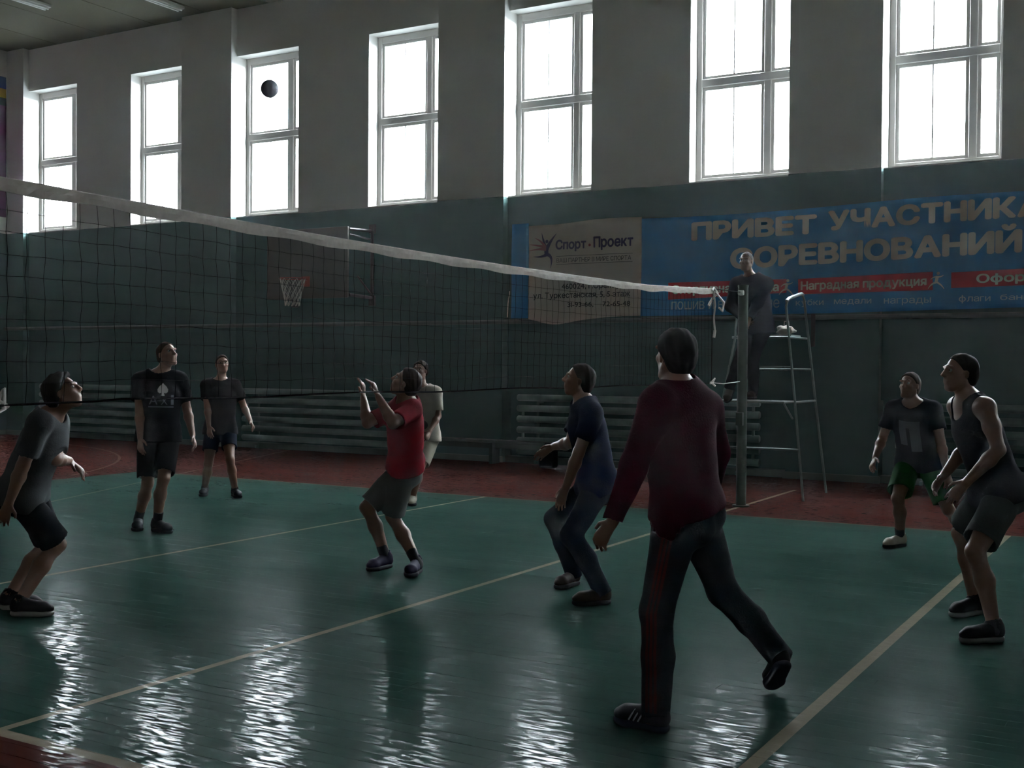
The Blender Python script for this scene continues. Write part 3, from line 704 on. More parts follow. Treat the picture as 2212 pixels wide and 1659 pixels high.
        me = bpy.data.meshes.new(name); me.vertices.add(len(pos)); me.vertices.foreach_set('co', pos.astype(np.float32).ravel())
        me.loops.add(len(q)*4); me.loops.foreach_set('vertex_index', q.astype(np.int32).ravel()); me.polygons.add(len(q))
        me.polygons.foreach_set('loop_start', np.arange(0, len(q)*4, 4, dtype=np.int32)); me.update(calc_edges=True); me.validate(); smooth(me); return me

def head_frame(J, s):
    lk = nrm(J['look']); up = nrm(UP-lk*(UP@lk)); return lk, np.cross(up, lk), up   # forward, left, up
def torso(J, s):
    P, N = J['pel'], J['neck']; ax = nrm(N-P); L = np.linalg.norm(N-P)
    lp = nrm(J['hipL']-J['hipR']); ls = nrm(J['shoL']-J['shoR']); ls = nrm(ls-ax*(ls@ax)); lp = nrm(lp-ax*(lp@ax))
    dp, dsx = np.cross(ax, lp), np.cross(ax, ls); dm = nrm(dp+dsx)
    if dp@J['face'] < 0: dp = -dp
    if dsx@J['face'] < 0: dsx = -dsx
    dm = nrm(dp+dsx); lm = nrm(lp+ls)
    at = lambda t: P+(N-P)*t
    pr = [(P-ax*.05*s-lp*.045*s, P-ax*.05*s+lp*.045*s, .122*s, .122*s, dp, 1.12, .05), (at(.02), at(.22), .155*s, .142*s, dp, 1.38, .05), (at(.22), at(.42), .140*s, .140*s, dm, 1.42, .06),
          (at(.42)+dm*.008, at(.66)+dsx*.012, .142*s, .162*s, dsx, 1.36, .06), (at(.66)+dsx*.012, at(.86), .164*s, .128*s, dsx, 1.45, .06),
          (J['shoL']-ls*.02*s, J['shoR']+ls*.02*s, .058*s, .058*s, None, 1, .05),
          (N+UP*0-ax*.02*s, J['shoL']*.75+N*.25, .062*s, .045*s, None, 1, .05), (N-ax*.02*s, J['shoR']*.75+N*.25, .062*s, .045*s, None, 1, .05)]
    for sg in (1, -1): # buttocks
        c = P-dp*.055*s+lp*sg*.07*s-ax*.07*s; pr.append((c, c+ax*.03, .085*s, .08*s, None, 1, .04))
    return pr, ax, dp, dsx, lp, ls
def hand(F, wr, d, n, s, curl, sgn_thumb):
    """palm, four unequal fingers in two bends, thumb leaving the side near the wrist; n: palm normal"""
    d = nrm(d); n = nrm(n-d*(n@d)); w = np.cross(d, n)*sgn_thumb
    F.cone(wr-d*.01, wr+d*.088*s, .027*s, .040*s, .012, n, 1.95)
    ends = []
    for i, (o, ln, r) in enumerate(((.031, .074, .0090), (.0105, .082, .0094), (-.0105, .077, .0090), (-.031, .060, .0080))):
        a = wr+d*(.088-.004*abs(i-1))*s+w*o*s; dd = nrm(d+w*o*3.2); c1 = curl*.8; c2 = curl*2.1
        d1 = nrm(dd*math.cos(c1)+n*math.sin(c1)); d2 = nrm(dd*math.cos(c2)+n*math.sin(c2)); b = a+d1*ln*.52*s; c = b+d2*ln*.48*s
        F.cone(a-dd*.01, b, r*s, r*.95*s, .005); F.cone(b, c, r*.95*s, r*.8*s, .003)
    a = wr+d*.022*s+w*.026*s; t1 = nrm(d*.72+w*.72+n*.25); b = a+t1*.042*s; t2 = nrm(d*.93+w*.3+n*(.2+curl*.3)); c = b+t2*.032*s
    F.cone(a, b, .0125*s, .0105*s, .008); F.cone(b, c, .0105*s, .009*s, .004)
def build_body(J, s, h, hands, fat=1.0):
    pts = np.array([J[k] for k in J if k not in ('look', 'face')]); F = SDF(pts.min(0)-.24*s, pts.max(0)+.24*s, h)
    pr, ax, dp, dsx, lp, ls = torso(J, s)
    for a, b, ra, rb, fl, ra_, k in pr: F.cone(a, b, ra*fat, rb*fat, k*s, fl, ra_)
    lk, lf, up = head_frame(J, s); H = J['head']
    # neck and head
    F.cone(J['neck']-ax*.03*s, H-up*.055*s-lk*.015*s, .060*s, .053*s, .03)
    hs = s*.98
    E = lambda f, l, u, r, k=.012, m=1, axs=None: F.ell(H+(lk*f+lf*l+up*u)*hs, axs or (lk, lf, up), tuple(x*hs for x in r), k, m)
    E(-.012, 0, .028, (.096, .076, .088), .02); E(.030, 0, -.040, (.066, .058, .072), .03)
    C = lambda p, q, r0, r1, k=.008, m=1: F.cone(H+(lk*p[0]+lf*p[1]+up*p[2])*hs, H+(lk*q[0]+lf*q[1]+up*q[2])*hs, r0*hs, r1*hs, k, None, 1, m)
    C((.055,.018,-.098), (.055,-.018,-.098), .022, .022, .02)                # chin
    for g in (1, -1):
        C((-.005, g*.056, -.055), (.045, g*.030, -.098), .016, .016, .022)     # jaw line
        E(.060, g*.040, -.020, (.022, .022, .018), .018)                        # cheekbone
        E(.092, g*.031, .012, (.016, .019, .013), .010, -1)                     # eye socket
        E(-.008, g*.078, -.008, (.017, .008, .029), .006)                       # ear
        C((.080, g*.050, .030), (.088, g*.012, .030), .010, .011, .012)         # brow
    C((.088, 0, .020), (.110, 0, -.022), .009, .0125, .010); C((.100, .011, -.026), (.100, -.011, -.026), .009, .009, .006)   # nose
    C((.083, .020, -.058), (.083, -.020, -.058), .008, .008, .006); C((.081, .017, -.070), (.081, -.017, -.070), .008, .008, .006)  # lips
    # arms
    for k, sg in (('L', 1), ('R', -1)):
        S0, E0, W0 = J['sho'+k], J['elb'+k], J['wri'+k]; fd = nrm(W0-E0)
        F.cone(S0, S0+(E0-S0)*.45, .056*s*fat, .049*s*fat, .035); F.cone(S0+(E0-S0)*.45, E0, .049*s*fat, .039*s*fat, .03)
        F.cone(E0, E0+fd*.075*s, .039*s, .043*s, .02); F.cone(E0+fd*.075*s, W0, .043*s, .0265*s, .02)
        hd = hands.get(k, {}); d = nrm(V(*hd['d'])) if 'd' in hd else fd; n = hd.get('n'); n = V(*n) if n is not None else (J['pel']-W0)*V(1,1,.2)
        w_ = np.cross(nrm(d), nrm(n-d*(n@d))); th = 1 if w_@(J['face']+V(0,0,.3)) > 0 else -1
        hand(F, W0, d, n, s, hd.get('curl', .32), hd.get('thumb', th))
    # legs
    for k in 'LR':
        Hh, K, A = J['hip'+k], J['kne'+k], J['ank'+k]; sh = nrm(A-K); fd = nrm(J['toe'+k]-J['heel'+k]); back = -nrm(fd-sh*(fd@sh))
        F.cone(Hh, Hh+(K-Hh)*.5, .088*s*fat, .074*s*fat, .03); F.cone(Hh+(K-Hh)*.5, K, .074*s*fat, .054*s, .03)
        F.cone(K+(-back)*.006, K+sh*.03, .053*s, .05*s, .02)
        F.cone(K+sh*.05*s+back*.008, K+sh*.17*s+back*.016*s, .048*s, .055*s, .025); F.cone(K+sh*.17*s+back*.016*s, A+back*.004, .055*s, .036*s, .03)
        fu = nrm(np.cross(np.cross(fd, UP), fd)); F.cone(A, J['heel'+k]+fu*.045+fd*.045*s, .036*s, .030*s, .02); F.cone(J['heel'+k]+fu*.045+fd*.05*s, J['heel'+k]+fu*.035+fd*.2*s, .036*s, .028*s, .02)
    return F
def clothes_top(J, s, h, kind, hem=.0, loose=1.0, fat=1.0, slv=.62):
    pts = np.array([J[k] for k in ('pel','neck','shoL','shoR','elbL','elbR','wriL','wriR','hipL','hipR')]); F = SDF(pts.min(0)-.22*s, pts.max(0)+.22*s, h)
    pr, ax, dp, dsx, lp, ls = torso(J, s); P, N = J['pel'], J['neck']; g = .014*loose
    for i, (a, b, ra, rb, fl, ra_, k) in enumerate(pr):
        if kind == 'tank' and i in (5,): continue
        F.cone(a, b, ra*fat+g+(.012*loose if i in (1, 2, 3) else 0), rb*fat+g+(.010*loose if i in (1, 2) else 0), (k+.01)*s, fl, ra_)
    hp = P-ax*(.075+hem)*s
    for sg in (1,): F.cone(P-lp*.05*s, hp-lp*.05*s-ax*.03, .13*s*fat+g, .13*s*fat+g, .05, dp, 1.12); F.cone(P+lp*.05*s, hp+lp*.05*s-ax*.03, .13*s*fat+g, .13*s*fat+g, .05, dp, 1.12)
    for k in 'LR': F.cone(P*.5+J['hip'+k]*.5, J['hip'+k]+nrm(J['kne'+k]-J['hip'+k])*.06*s, .10*s*fat+g, .098*s*fat+g, .05)
    ends = []
    for k, sg in (('L', 1), ('R', -1)):
        S0, E0, W0 = J['sho'+k], J['elb'+k], J['wri'+k]; ud = nrm(E0-S0)
        if kind == 'tee':
            e = S0+(E0-S0)*slv; r = .064*s+.008*loose; Q = F.like(); Q.cone(S0, e+ud*.03, .064*s*fat+g*.3, r, 0); Q.plane(e, ud, e+ud*.12*s, .13*s); Q.cone(e-ud*.02, e+ud*.06, r-.020, r-.020, .002, None, 1, -1); ends.append(Q)
        elif kind == 'long':
            d = nrm(W0-E0); e = W0-d*.012; r = .040*s+g*.3; Q = F.like(); Q.cone(S0, E0, .064*s*fat+g*.6, .053*s+g*.4, 0); Q.cone(E0, W0-d*.005, .054*s+g*.4, r, .03); Q.plane(e, d, e+d*.08*s, .085*s); Q.cone(e-d*.02, e+d*.05, r-.016, r-.016, .002, None, 1, -1); ends.append(Q)
    # neckline
    lk, lf, up = head_frame(J, s); F.cone(N-ax*.012*s+dsx*.012, N+ax*.10*s+dsx*.02, .070*s if kind != 'tank' else .085*s, .125*s, .004, None, 1, -1)
    if kind == 'tank':
        F.cone(N-ax*.03*s+dsx*.10*s, N+ax*.1+dsx*.10*s, .07*s, .08*s, .01, None, 1, -1)
        for k, sg in (('L', 1), ('R', -1)):
            S0 = J['sho'+k]; c = S0+ls*sg*.055*s-ax*.02*s; F.cone(c+ax*.08*s, c-ax*.09*s, .088*s, .085*s, .01, None, 1, -1)
    # hems: cut square, then hollow, so that a real rim shows
    F.plane(hp, -ax, hp-ax*.15*s, .27*s)
    F.cone(hp+ax*.03*s-lp*.05*s, hp-ax*.08*s-lp*.05*s, .118*s*fat+g, .118*s*fat+g, .003, dp, 1.12, -1); F.cone(hp+ax*.03*s+lp*.05*s, hp-ax*.08*s+lp*.05*s, .118*s*fat+g, .118*s*fat+g, .003, dp, 1.12, -1)
    for Q in ends: F.merge(Q, .035)
    F.folds(.003*loose if kind != 'long' else .0045, 22)
    return F
def clothes_legs(J, s, h, kind, to=.85, loose=1.0, fat=1.0):
    ks = ['pel','hipL','hipR','kneL','kneR']+(['ankL','ankR'] if kind == 'long' else [])
    pts = np.array([J[k] for k in ks]); F = SDF(pts.min(0)-.22*s, pts.max(0)+.22*s, h)
    pr, ax, dp, dsx, lp, ls = torso(J, s); P = J['pel']; g = .012*loose
    for i in (0, 1, 8, 9): a, b, ra, rb, fl, ra_, k = pr[i]; F.cone(a, b, ra*fat+g, rb*fat+g, k, fl, ra_)
    ends = []
    for k in 'LR':
        Hh, K, A = J['hip'+k], J['kne'+k], J['ank'+k]; td = nrm(K-Hh); sh = nrm(A-K); fd = nrm(J['toe'+k]-J['heel'+k]); back = -nrm(fd-sh*(fd@sh))
        if kind == 'short':
            e = Hh+(K-Hh)*to; re = .074*s+.022*loose; Q = F.like(); Q.cone(Hh, e+td*.03, .090*s*fat+g, re, 0); Q.plane(e, td, e+td*.16*s, .18*s); Q.cone(e-td*.03, e+td*.07, re-.020, re-.020, .002, None, 1, -1); ends.append(Q)
        else:
            Q = F.like(); e = A+sh*.026*s; r = .054*s+g*.6; Q.cone(Hh, K, .092*s*fat+g, .064*s+g*.8, 0); Q.cone(K, K+sh*.2*s+back*.012*s, .064*s+g*.8, .063*s+g*.6, .03)
            Q.cone(K+sh*.2*s+back*.012*s, e+sh*.03, .063*s+g*.6, r, .03); Q.plane(e, sh, e+sh*.12*s, .125*s); Q.cone(e-sh*.02, e+sh*.07, r-.020, r-.020, .002, None, 1, -1); ends.append(Q)
    for Q in ends: F.merge(Q, .03)
    F.folds(.0035)
    top = P+ax*.10*s; F.plane(top, ax, top+ax*.16*s, .26*s)
    return F
def build_hair(J, s, h, style):
    lk, lf, up = head_frame(J, s); H = J['head']; hs = s*.98; t = style.get('t', .010); F = SDF(H-.17, H+.17, h)
    F.ell(H+(lk*-.014+up*.031)*hs, (lk, lf, up), tuple(x*hs+t for x in (.096, .076, .088)), .01)
    F.ell(H+(lk*-.055-up*.015)*hs, (lk, lf, up), ((.052)*hs+t, .064*hs+t, .07*hs+t*.6), .02)
    if style.get('top'): F.ell(H+(lk*.02+up*.085)*hs, (lk, lf, up), (.075*hs, .06*hs, .03*hs+style['top']), .02)
    F.folds(style.get('rough', .0025), 95)
    # hairline: forehead, temples, above the ears, nape
    n = nrm(lk*.80-up*.60); p = H+(lk*.066+up*.085)*hs; F.plane(p, n, H+lk*.10*hs-up*.02*hs, .20, .006)
    F.plane(H-up*.075*hs, -up, H-up*.2*hs, .16, .006)
    for g in (1, -1): F.ell(H+(lk*.004+lf*g*.078-up*.02)*hs, (lk, lf, up), (.028, .03, .036), .005, -1)
    F.ell(H+(lk*.075-up*.01)*hs, (lk, lf, up), (.075*hs, .09*hs, .075*hs), .006, -1)
    return F
def shoe_meshes(J, k, s, h):
    he, to = J['heel'+k], J['toe'+k]; x = nrm(to-he); A = J['ank'+k]; up = nrm(np.cross(np.cross(x, UP if abs(x[2]) < .95 else V(0,1,0)), x)); y = np.cross(up, x); L = .285*s
    lo = np.minimum.reduce([he, to, A])-.09; hi = np.maximum.reduce([he, to, A])+.12
    F = SDF(lo, hi, h); P = lambda a, b, c: he+x*a*s+y*b*s+up*c*s
    F.cone(P(.215, 0, .052), P(.245, 0, .046), .046*s, .036*s, .02, up, 1.25); F.cone(P(.05, 0, .062), P(.21, 0, .054), .042*s, .047*s, .02, up, 1.15)
    F.cone(P(.045, 0, .06), P(.045, 0, .085), .044*s, .043*s, .02); F.cone(P(.08, 0, .085), P(.17, 0, .065), .036*s, .030*s, .02)
    sd = nrm(J['kne'+k]-A); c0 = P(.06, 0, .085); F.cone(c0, c0+(sd*.5+up*.5)*.03*s, .044*s, .045*s, .012)
    e = c0+(sd*.5+up*.5)*.045*s; F.plane(e-sd*.012, sd, e+sd*.10, .105); F.cone(e-sd*.03, e+sd*.03, .034*s, .036*s, .003, None, 1, -1)
    F.plane(P(.14, 0, .026), -up, P(.14, 0, .026)-up*.2, .26, .003)
    G = SDF(lo, hi, h*.9)
    G.cone(P(.215, 0, .02), P(.240, .0, .02), .050*s, .042*s, .01, up, 1.6); G.cone(P(.045, 0, .02), P(.20, 0, .02), .044*s, .050*s, .03, up, 1.5)
    G.plane(P(.14, 0, .034), up, P(.14, 0, .034)+up*.2, .26, .003); G.plane(P(.14, 0, .001), -up, P(.14, 0, .001)-up*.2, .26, .003)
    return F, G
SKIN = mat('skin', (.155,.080,.052), .5, .4, noise=.06, nscale=20)
HAIRM = {}
def hairm(c): return mat('hair_%d' % int(c[0]*1000), c, .85, .12, noise=.3, nscale=60)
def cloth(nm, c, k=.5, sheen=.0): return mat('cloth_'+nm, tuple(x*k for x in c), .95, .03, noise=.1, nscale=12, bump=.15, bscale=120, sheen=sheen)
CL = {}
def person(key, label, top, legs, hair, shoes, sock=None, hands={}, h=.0082, fat=1.0, z0=0.0, skin=None):
    d = PEOPLE[key]; s = d['H']/1.8; J = {k: V(*v) for k, v in d['J'].items()}; J['look'] = nrm(J['look']); J['face'] = nrm(J['face'])
    org = (J['heelL']+J['heelR']+J['toeL']+J['toeR'])/4; org[2] = z0
    root = tag(empty('person', tuple(org)), label, 'person')
    sk = skin or SKIN
    B = build_body(J, s, h, hands, fat); body = link('body', B.mesh('body', org), sk, root)
    hc = .0085
    T = clothes_top(J, s, hc, top['kind'], top.get('hem', 0), top.get('loose', 1), fat, top.get('slv', .62)); shirt = link(top['name'], T.mesh('top', org), top['mat'], root)
    Lg = clothes_legs(J, s, hc, legs['kind'], legs.get('to', .85), legs.get('loose', 1), fat); pants = link(legs['name'], Lg.mesh('legs', org), legs['mat'], root)
    link('hair', build_hair(J, s, .006, hair).mesh('hair', org), hairm(hair['c']), root)
    lk, lf, up = head_frame(J, s); H = J['head']; hs = s*.98
    for g in (1, -1):
        bm = bmesh.new(); bmesh.ops.create_uvsphere(bm, u_segments=12, v_segments=8, radius=.0125*hs)
        me = bpy.data.meshes.new('eye'); bm.to_mesh(me); bm.free(); smooth(me)
        c = H+(lk*.0742+lf*g*.031+up*.011)*hs; me.materials.append(mat('eye_white', (.16,.15,.14), .4, .2)); me.materials.append(mat('iris', (.03,.02,.015), .2))
        for p in me.polygons:
            if (np.array(p.center)/.0125/hs)@lk > .80: p.material_index = 1
        o = link('eye', me, None, root, tuple(c-org))
        m = MB(); q = [H+(lk*a+lf*g*b+up*u)*hs-org for a, b, u in ((.100, .014, .034), (.098, .030, .039), (.086, .050, .034))]; m.tube(q, [.0018, .0024, .0012], 5); m.build('eyebrow', hairm(hair['c']), root)
    for k in 'LR':
        Fs, G = shoe_meshes(J, k, s, .0068); sh = link('shoe', Fs.mesh('shoe', org), shoes['mat'], root); link('sole', G.mesh('sole', org), shoes['sole'], sh)
        x = nrm(J['toe'+k]-J['heel'+k]); upf = nrm(np.cross(np.cross(x, UP), x)); y = np.cross(upf, x)
        m = MB()
        for i in range(4):
            c = J['heel'+k]+(x*(.115+.022*i)+upf*(.108-.0085*i))*s-org; m.tube([c-y*.022*s-upf*.006, c+upf*.004, c+y*.022*s-upf*.006], .0028, 4)
        m.build('laces', shoes.get('lace', shoes['mat']), sh)
        if shoes.get('heel'):
            m = MB(); c = J['heel'+k]+(x*.018+upf*.055)*s-org; m.tube([c-y*.03*s+x*.03, c-x*.014*s, c+y*.03*s+x*.03], [.012, .016, .012], 6); m.build('heel_patch', shoes['heel'], sh)
        if sock:
            A, K = J['ank'+k], J['kne'+k]; sd = nrm(K-A); lo = np.minimum(A, A+sd*.2)-.1; Q = SDF(lo, np.maximum(A, A+sd*.2)+.1, .007)
            Q.cone(A-sd*.03, A+sd*sock['h'], .041*s, .044*s, .01); e = A+sd*sock['h']*s; Q.plane(e, sd, e+sd*.08, .09); link('sock', Q.mesh('sock', org), sock['mat'], root)
    return dict(root=root, J=J, s=s, org=org, shirt=shirt, pants=pants)
def bvh(o): return BVHTree.FromPolygons([v.co.copy() for v in o.data.vertices], [tuple(p.vertices) for p in o.data.polygons])
def decal(name, P, target, uv, f, origin, ud, vd, nd, m, sub=0, off=.003):
    """flat print laid on the cloth: every outline point is dropped onto the cloth surface along nd"""
    bm = bmesh.new(); vs = [bm.verts.new((p[0], p[1], 0)) for p in uv]
    for q in f:
        try: bm.faces.new([vs[i] for i in q])
        except ValueError: pass
    bmesh.ops.triangulate(bm, faces=list(bm.faces))
    if sub: bmesh.ops.subdivide_edges(bm, edges=list(bm.edges), cuts=sub, use_grid_fill=True)
    tr = bvh(target); ud, vd, nd = Vector(ud), Vector(vd), Vector(nd).normalized(); o3 = Vector(origin)-Vector(P['org']); kill = []
    for v in bm.verts:
        p = o3+ud*v.co.x+vd*v.co.y; hit = tr.ray_cast(p+nd*.35, -nd, .7)
        if hit[0] is None: kill.append(v)
        else: v.co = hit[0]+hit[1].normalized()*off
    if kill: bmesh.ops.delete(bm, geom=kill, context='VERTS')
    me = bpy.data.meshes.new(name); bm.to_mesh(me); bm.free(); return link(name, me, m, target)
def grid_polys(x0, x1, y0, y1, nx, ny):
    uv = [(x0+(x1-x0)*i/nx, y0+(y1-y0)*j/ny) for i in range(nx+1) for j in range(ny+1)]
    return uv, [(i*(ny+1)+j, (i+1)*(ny+1)+j, (i+1)*(ny+1)+j+1, i*(ny+1)+j+1) for i in range(nx) for j in range(ny)]

# joint positions in metres
PEOPLE = {
 'grey': dict(H=1.78, J={'heelR':(-1.99,1.522,0), 'toeR':(-1.751,1.672,0), 'ankR':(-1.931,1.559,0.094), 'heelL':(-2.216,1.614,0), 'toeL':(-1.978,1.765,0), 'ankL':(-2.158,1.651,0.094), 'pel':(-2.009,1.639,0.815), 'hipL':(-2.06,1.718,0.776), 'hipR':(-1.958,1.56,0.776), 'neck':(-1.722,1.611,1.288), 'kneL':(-2.148,1.94,0.406), 'kneR':(-1.917,1.824,0.426), 'shoL':(-1.85,1.767,1.241), 'elbL':(-1.724,1.656,1.009), 'wriL':(-1.859,1.872,0.978), 'shoR':(-1.643,1.465,1.244), 'elbR':(-1.745,1.429,0.981), 'wriR':(-1.836,1.397,0.745), 'head':(-1.648,1.657,1.435), 'look':(0.765,0.497,0.41), 'face':(0.838,0.545,0)}),
 'spade': dict(H=1.88, J={'heelR':(-4.409,4.774,0), 'toeR':(-4.202,4.56,0), 'ankR':(-4.358,4.722,0.099), 'heelL':(-4.127,4.691,0), 'toeL':(-3.832,4.65,0), 'ankL':(-4.054,4.681,0.099), 'pel':(-4.127,4.764,0.969), 'hipL':(-4.056,4.833,0.927), 'hipR':(-4.198,4.695,0.927), 'neck':(-4.124,4.776,1.517), 'kneL':(-3.924,4.638,0.527), 'kneR':(-4.127,4.628,0.473), 'shoL':(-3.986,4.91,1.46), 'elbL':(-3.988,4.996,1.169), 'wriL':(-3.877,4.962,0.924), 'shoR':(-4.263,4.64,1.46), 'elbR':(-4.2,4.591,1.17), 'wriR':(-4.145,4.548,0.909), 'head':(-4.068,4.812,1.707), 'look':(0.946,-0.101,0.307), 'face':(0.697,-0.717,0)}),
 'dark': dict(H=1.75, J={'heelR':(-5.997,7.273,0), 'toeR':(-5.832,7.051,0), 'ankR':(-5.957,7.219,0.092), 'heelL':(-5.57,7.317,0), 'toeL':(-5.338,7.166,0), 'ankL':(-5.513,7.28,0.092), 'pel':(-5.741,7.26,0.846), 'hipL':(-5.666,7.314,0.808), 'hipR':(-5.816,7.206,0.808), 'neck':(-5.744,7.269,1.408), 'kneL':(-5.456,7.129,0.478), 'kneR':(-5.737,7.057,0.409), 'shoL':(-5.598,7.373,1.354), 'elbL':(-5.569,7.485,1.097), 'wriL':(-5.401,7.422,0.919), 'shoR':(-5.89,7.162,1.354), 'elbR':(-5.8,7.1,1.097), 'wriR':(-5.719,7.044,0.866), 'head':(-5.733,7.279,1.612), 'look':(0.772,-0.616,0.153), 'face':(0.586,-0.81,0)}),
 'red': dict(H=1.8, J={'heelR':(-1.005,4.299,0), 'toeR':(-1.029,4.015,0), 'ankR':(-1.011,4.229,0.095), 'heelL':(-0.698,4.246,0), 'toeL':(-0.612,3.974,0), 'ankL':(-0.677,4.179,0.095), 'pel':(-0.826,4.229,0.852), 'hipL':(-0.778,4.147,0.812), 'hipR':(-0.873,4.311,0.812), 'neck':(-0.659,4.019,1.344), 'kneL':(-0.955,4.247,0.416), 'kneR':(-1.104,4.101,0.495), 'shoL':(-0.536,3.906,1.282), 'elbL':(-0.51,3.63,1.198), 'wriL':(-0.683,3.684,1.385), 'shoR':(-0.836,4.16,1.294), 'elbR':(-0.979,3.938,1.173), 'wriR':(-1.111,4.06,1.362), 'head':(-0.673,4.013,1.486), 'look':(-0.792,-0.344,0.504), 'face':(-0.865,-0.502,0)}),
 'white': dict(H=1.72, J={'heelL':(-3.317,7.915,0), 'toeL':(-3.181,7.679,0), 'ankL':(-3.284,7.857,0.091), 'heelR':(-3.509,7.952,0), 'toeR':(-3.376,7.714,0), 'ankR':(-3.476,7.893,0.091), 'pel':(-3.219,7.982,0.814), 'hipL':(-3.132,8.007,0.776), 'hipR':(-3.306,7.957,0.776), 'neck':(-3.246,7.977,1.355), 'kneL':(-3.108,7.742,0.444), 'kneR':(-3.257,7.75,0.407), 'shoL':(-3.074,8.026,1.303), 'elbL':(-3.035,7.996,1.03), 'wriL':(-3.027,7.814,0.861), 'shoR':(-3.413,7.928,1.303), 'elbR':(-3.331,7.842,1.052), 'wriR':(-3.182,7.823,0.855), 'head':(-3.268,7.968,1.555), 'look':(0.154,-0.983,0.103), 'face':(0.278,-0.961,0)}),
 'navy': dict(H=1.8, J={'heelR':(0.598,4.451,-0), 'toeR':(0.562,4.168,0), 'ankR':(0.589,4.381,0.095), 'heelL':(1.115,3.937,0), 'toeL':(0.915,3.734,0), 'ankL':(1.066,3.887,0.095), 'pel':(0.883,4.18,0.823), 'hipL':(0.938,4.103,0.783), 'hipR':(0.827,4.257,0.783), 'neck':(0.804,4.12,1.375), 'kneL':(0.876,3.794,0.469), 'kneR':(0.485,4.28,0.5), 'shoL':(0.939,3.986,1.295), 'elbL':(0.878,3.893,1.029), 'wriL':(0.823,3.81,0.791), 'shoR':(0.704,4.275,1.32), 'elbR':(0.697,4.116,1.078), 'wriR':(0.484,4.258,1.034), 'head':(0.768,4.101,1.526), 'look':(-0.862,-0.445,0.242), 'face':(-0.81,-0.586,0)}),
 'maroon': dict(H=1.82, J={'heelL':(2.554,1.496,0), 'toeL':(2.268,1.533,-0), 'ankL':(2.484,1.505,0.096), 'heelR':(2.862,2.208,0.19), 'toeR':(2.735,2.384,0.001), 'ankR':(2.794,2.302,0.216), 'pel':(2.49,1.833,0.982), 'hipL':(2.489,1.737,0.942), 'hipR':(2.49,1.929,0.942), 'neck':(2.491,1.702,1.533), 'kneL':(2.43,1.633,0.508), 'kneR':(2.576,2.11,0.539), 'shoL':(2.469,1.516,1.454), 'elbL':(2.395,1.438,1.184), 'wriL':(2.328,1.369,0.941), 'shoR':(2.547,1.933,1.435), 'elbR':(2.535,2.115,1.206), 'wriR':(2.462,2.199,0.967), 'head':(2.481,1.699,1.682), 'look':(-0.804,0.582,0.121), 'face':(-1,0.005,0)}),
 'ref': dict(H=1.8, J={'heelL':(-0.115,10.63,1.235), 'toeL':(-0.1,10.345,1.235), 'ankL':(-0.112,10.558,1.318), 'heelR':(-0.344,10.5,1.37), 'toeR':(-0.353,10.29,1.177), 'ankR':(-0.349,10.384,1.393), 'pel':(-0.122,10.688,2.161), 'hipL':(-0.027,10.688,2.121), 'hipR':(-0.217,10.688,2.121), 'neck':(-0.19,10.659,2.732), 'kneL':(-0.086,10.47,1.738), 'kneR':(-0.201,10.383,1.797), 'shoL':(0.012,10.668,2.646), 'elbL':(-0.05,10.507,2.415), 'wriL':(-0.105,10.362,2.209), 'shoR':(-0.38,10.654,2.651), 'elbR':(-0.424,10.58,2.374), 'wriR':(-0.226,10.504,2.224), 'head':(-0.242,10.633,2.932), 'look':(-0.076,-0.996,0.051), 'face':(0.005,-1,0)}),
 'green': dict(H=1.8, J={'heelR':(2.289,7.73,0), 'toeR':(2.154,7.48,0), 'ankR':(2.256,7.669,0.095), 'heelL':(2.798,8.061,0), 'toeL':(2.785,7.777,0), 'ankL':(2.795,7.991,0.095), 'pel':(2.394,7.767,0.809), 'hipL':(2.488,7.756,0.769), 'hipR':(2.3,7.779,0.769), 'neck':(2.383,7.525,1.314), 'kneL':(2.669,7.685,0.369), 'kneR':(2.277,7.453,0.466), 'shoL':(2.567,7.527,1.265), 'elbL':(2.629,7.499,0.985), 'wriL':(2.685,7.473,0.734), 'shoR':(2.2,7.571,1.265), 'elbR':(2.108,7.578,0.99), 'wriR':(2.089,7.382,0.82), 'head':(2.355,7.512,1.476), 'look':(-0.325,-0.932,0.161), 'face':(-0.117,-0.993,0)}),
 'tank': dict(H=1.86, J={'heelR':(3.348,4.975,0), 'toeR':(3.193,4.725,0), 'ankR':(3.31,4.914,0.098), 'heelL':(3.587,4.199,0), 'toeL':(3.364,4.006,0), 'ankL':(3.532,4.151,0.098), 'pel':(3.489,4.587,0.892), 'hipL':(3.546,4.508,0.851), 'hipR':(3.431,4.667,0.851), 'neck':(3.32,4.507,1.44), 'kneL':(3.417,4.213,0.523), 'kneR':(3.219,4.922,0.533), 'shoL':(3.447,4.359,1.391), 'elbL':(3.54,4.216,1.145), 'wriL':(3.37,4.167,0.944), 'shoR':(3.225,4.67,1.386), 'elbR':(3.264,4.79,1.115), 'wriR':(3.157,4.621,0.936), 'head':(3.27,4.481,1.603), 'look':(-0.806,-0.583,0.099), 'face':(-0.81,-0.586,0)}),
}
BLACK = (.008,.009,.012); NAVY = (.010,.016,.045)
SH_BLACK = dict(mat=mat('shoe_black', (.010,.010,.013), .7, .1), sole=mat('sole_dark', (.015,.015,.018), .8, .1))
SH_WSOLE = dict(mat=mat('shoe_charcoal', (.02,.018,.02), .7, .1), sole=mat('sole_white', (.26,.25,.23), .6), lace=mat('lace_grey', (.15,.15,.15), .7))
SH_PALE = dict(mat=mat('shoe_pale', (.20,.18,.13), .6), sole=mat('sole_dark', (0,0,0)))
SH_BROWN = dict(mat=mat('shoe_brown', (.02,.013,.010), .7, .1), sole=mat('sole_dark', (0,0,0)))
SH_RED = dict(mat=mat('shoe_navy', (.014,.012,.03), .7, .1), sole=mat('sole_dark', (0,0,0)), heel=mat('heel_crimson', (.25,.01,.05), .5))
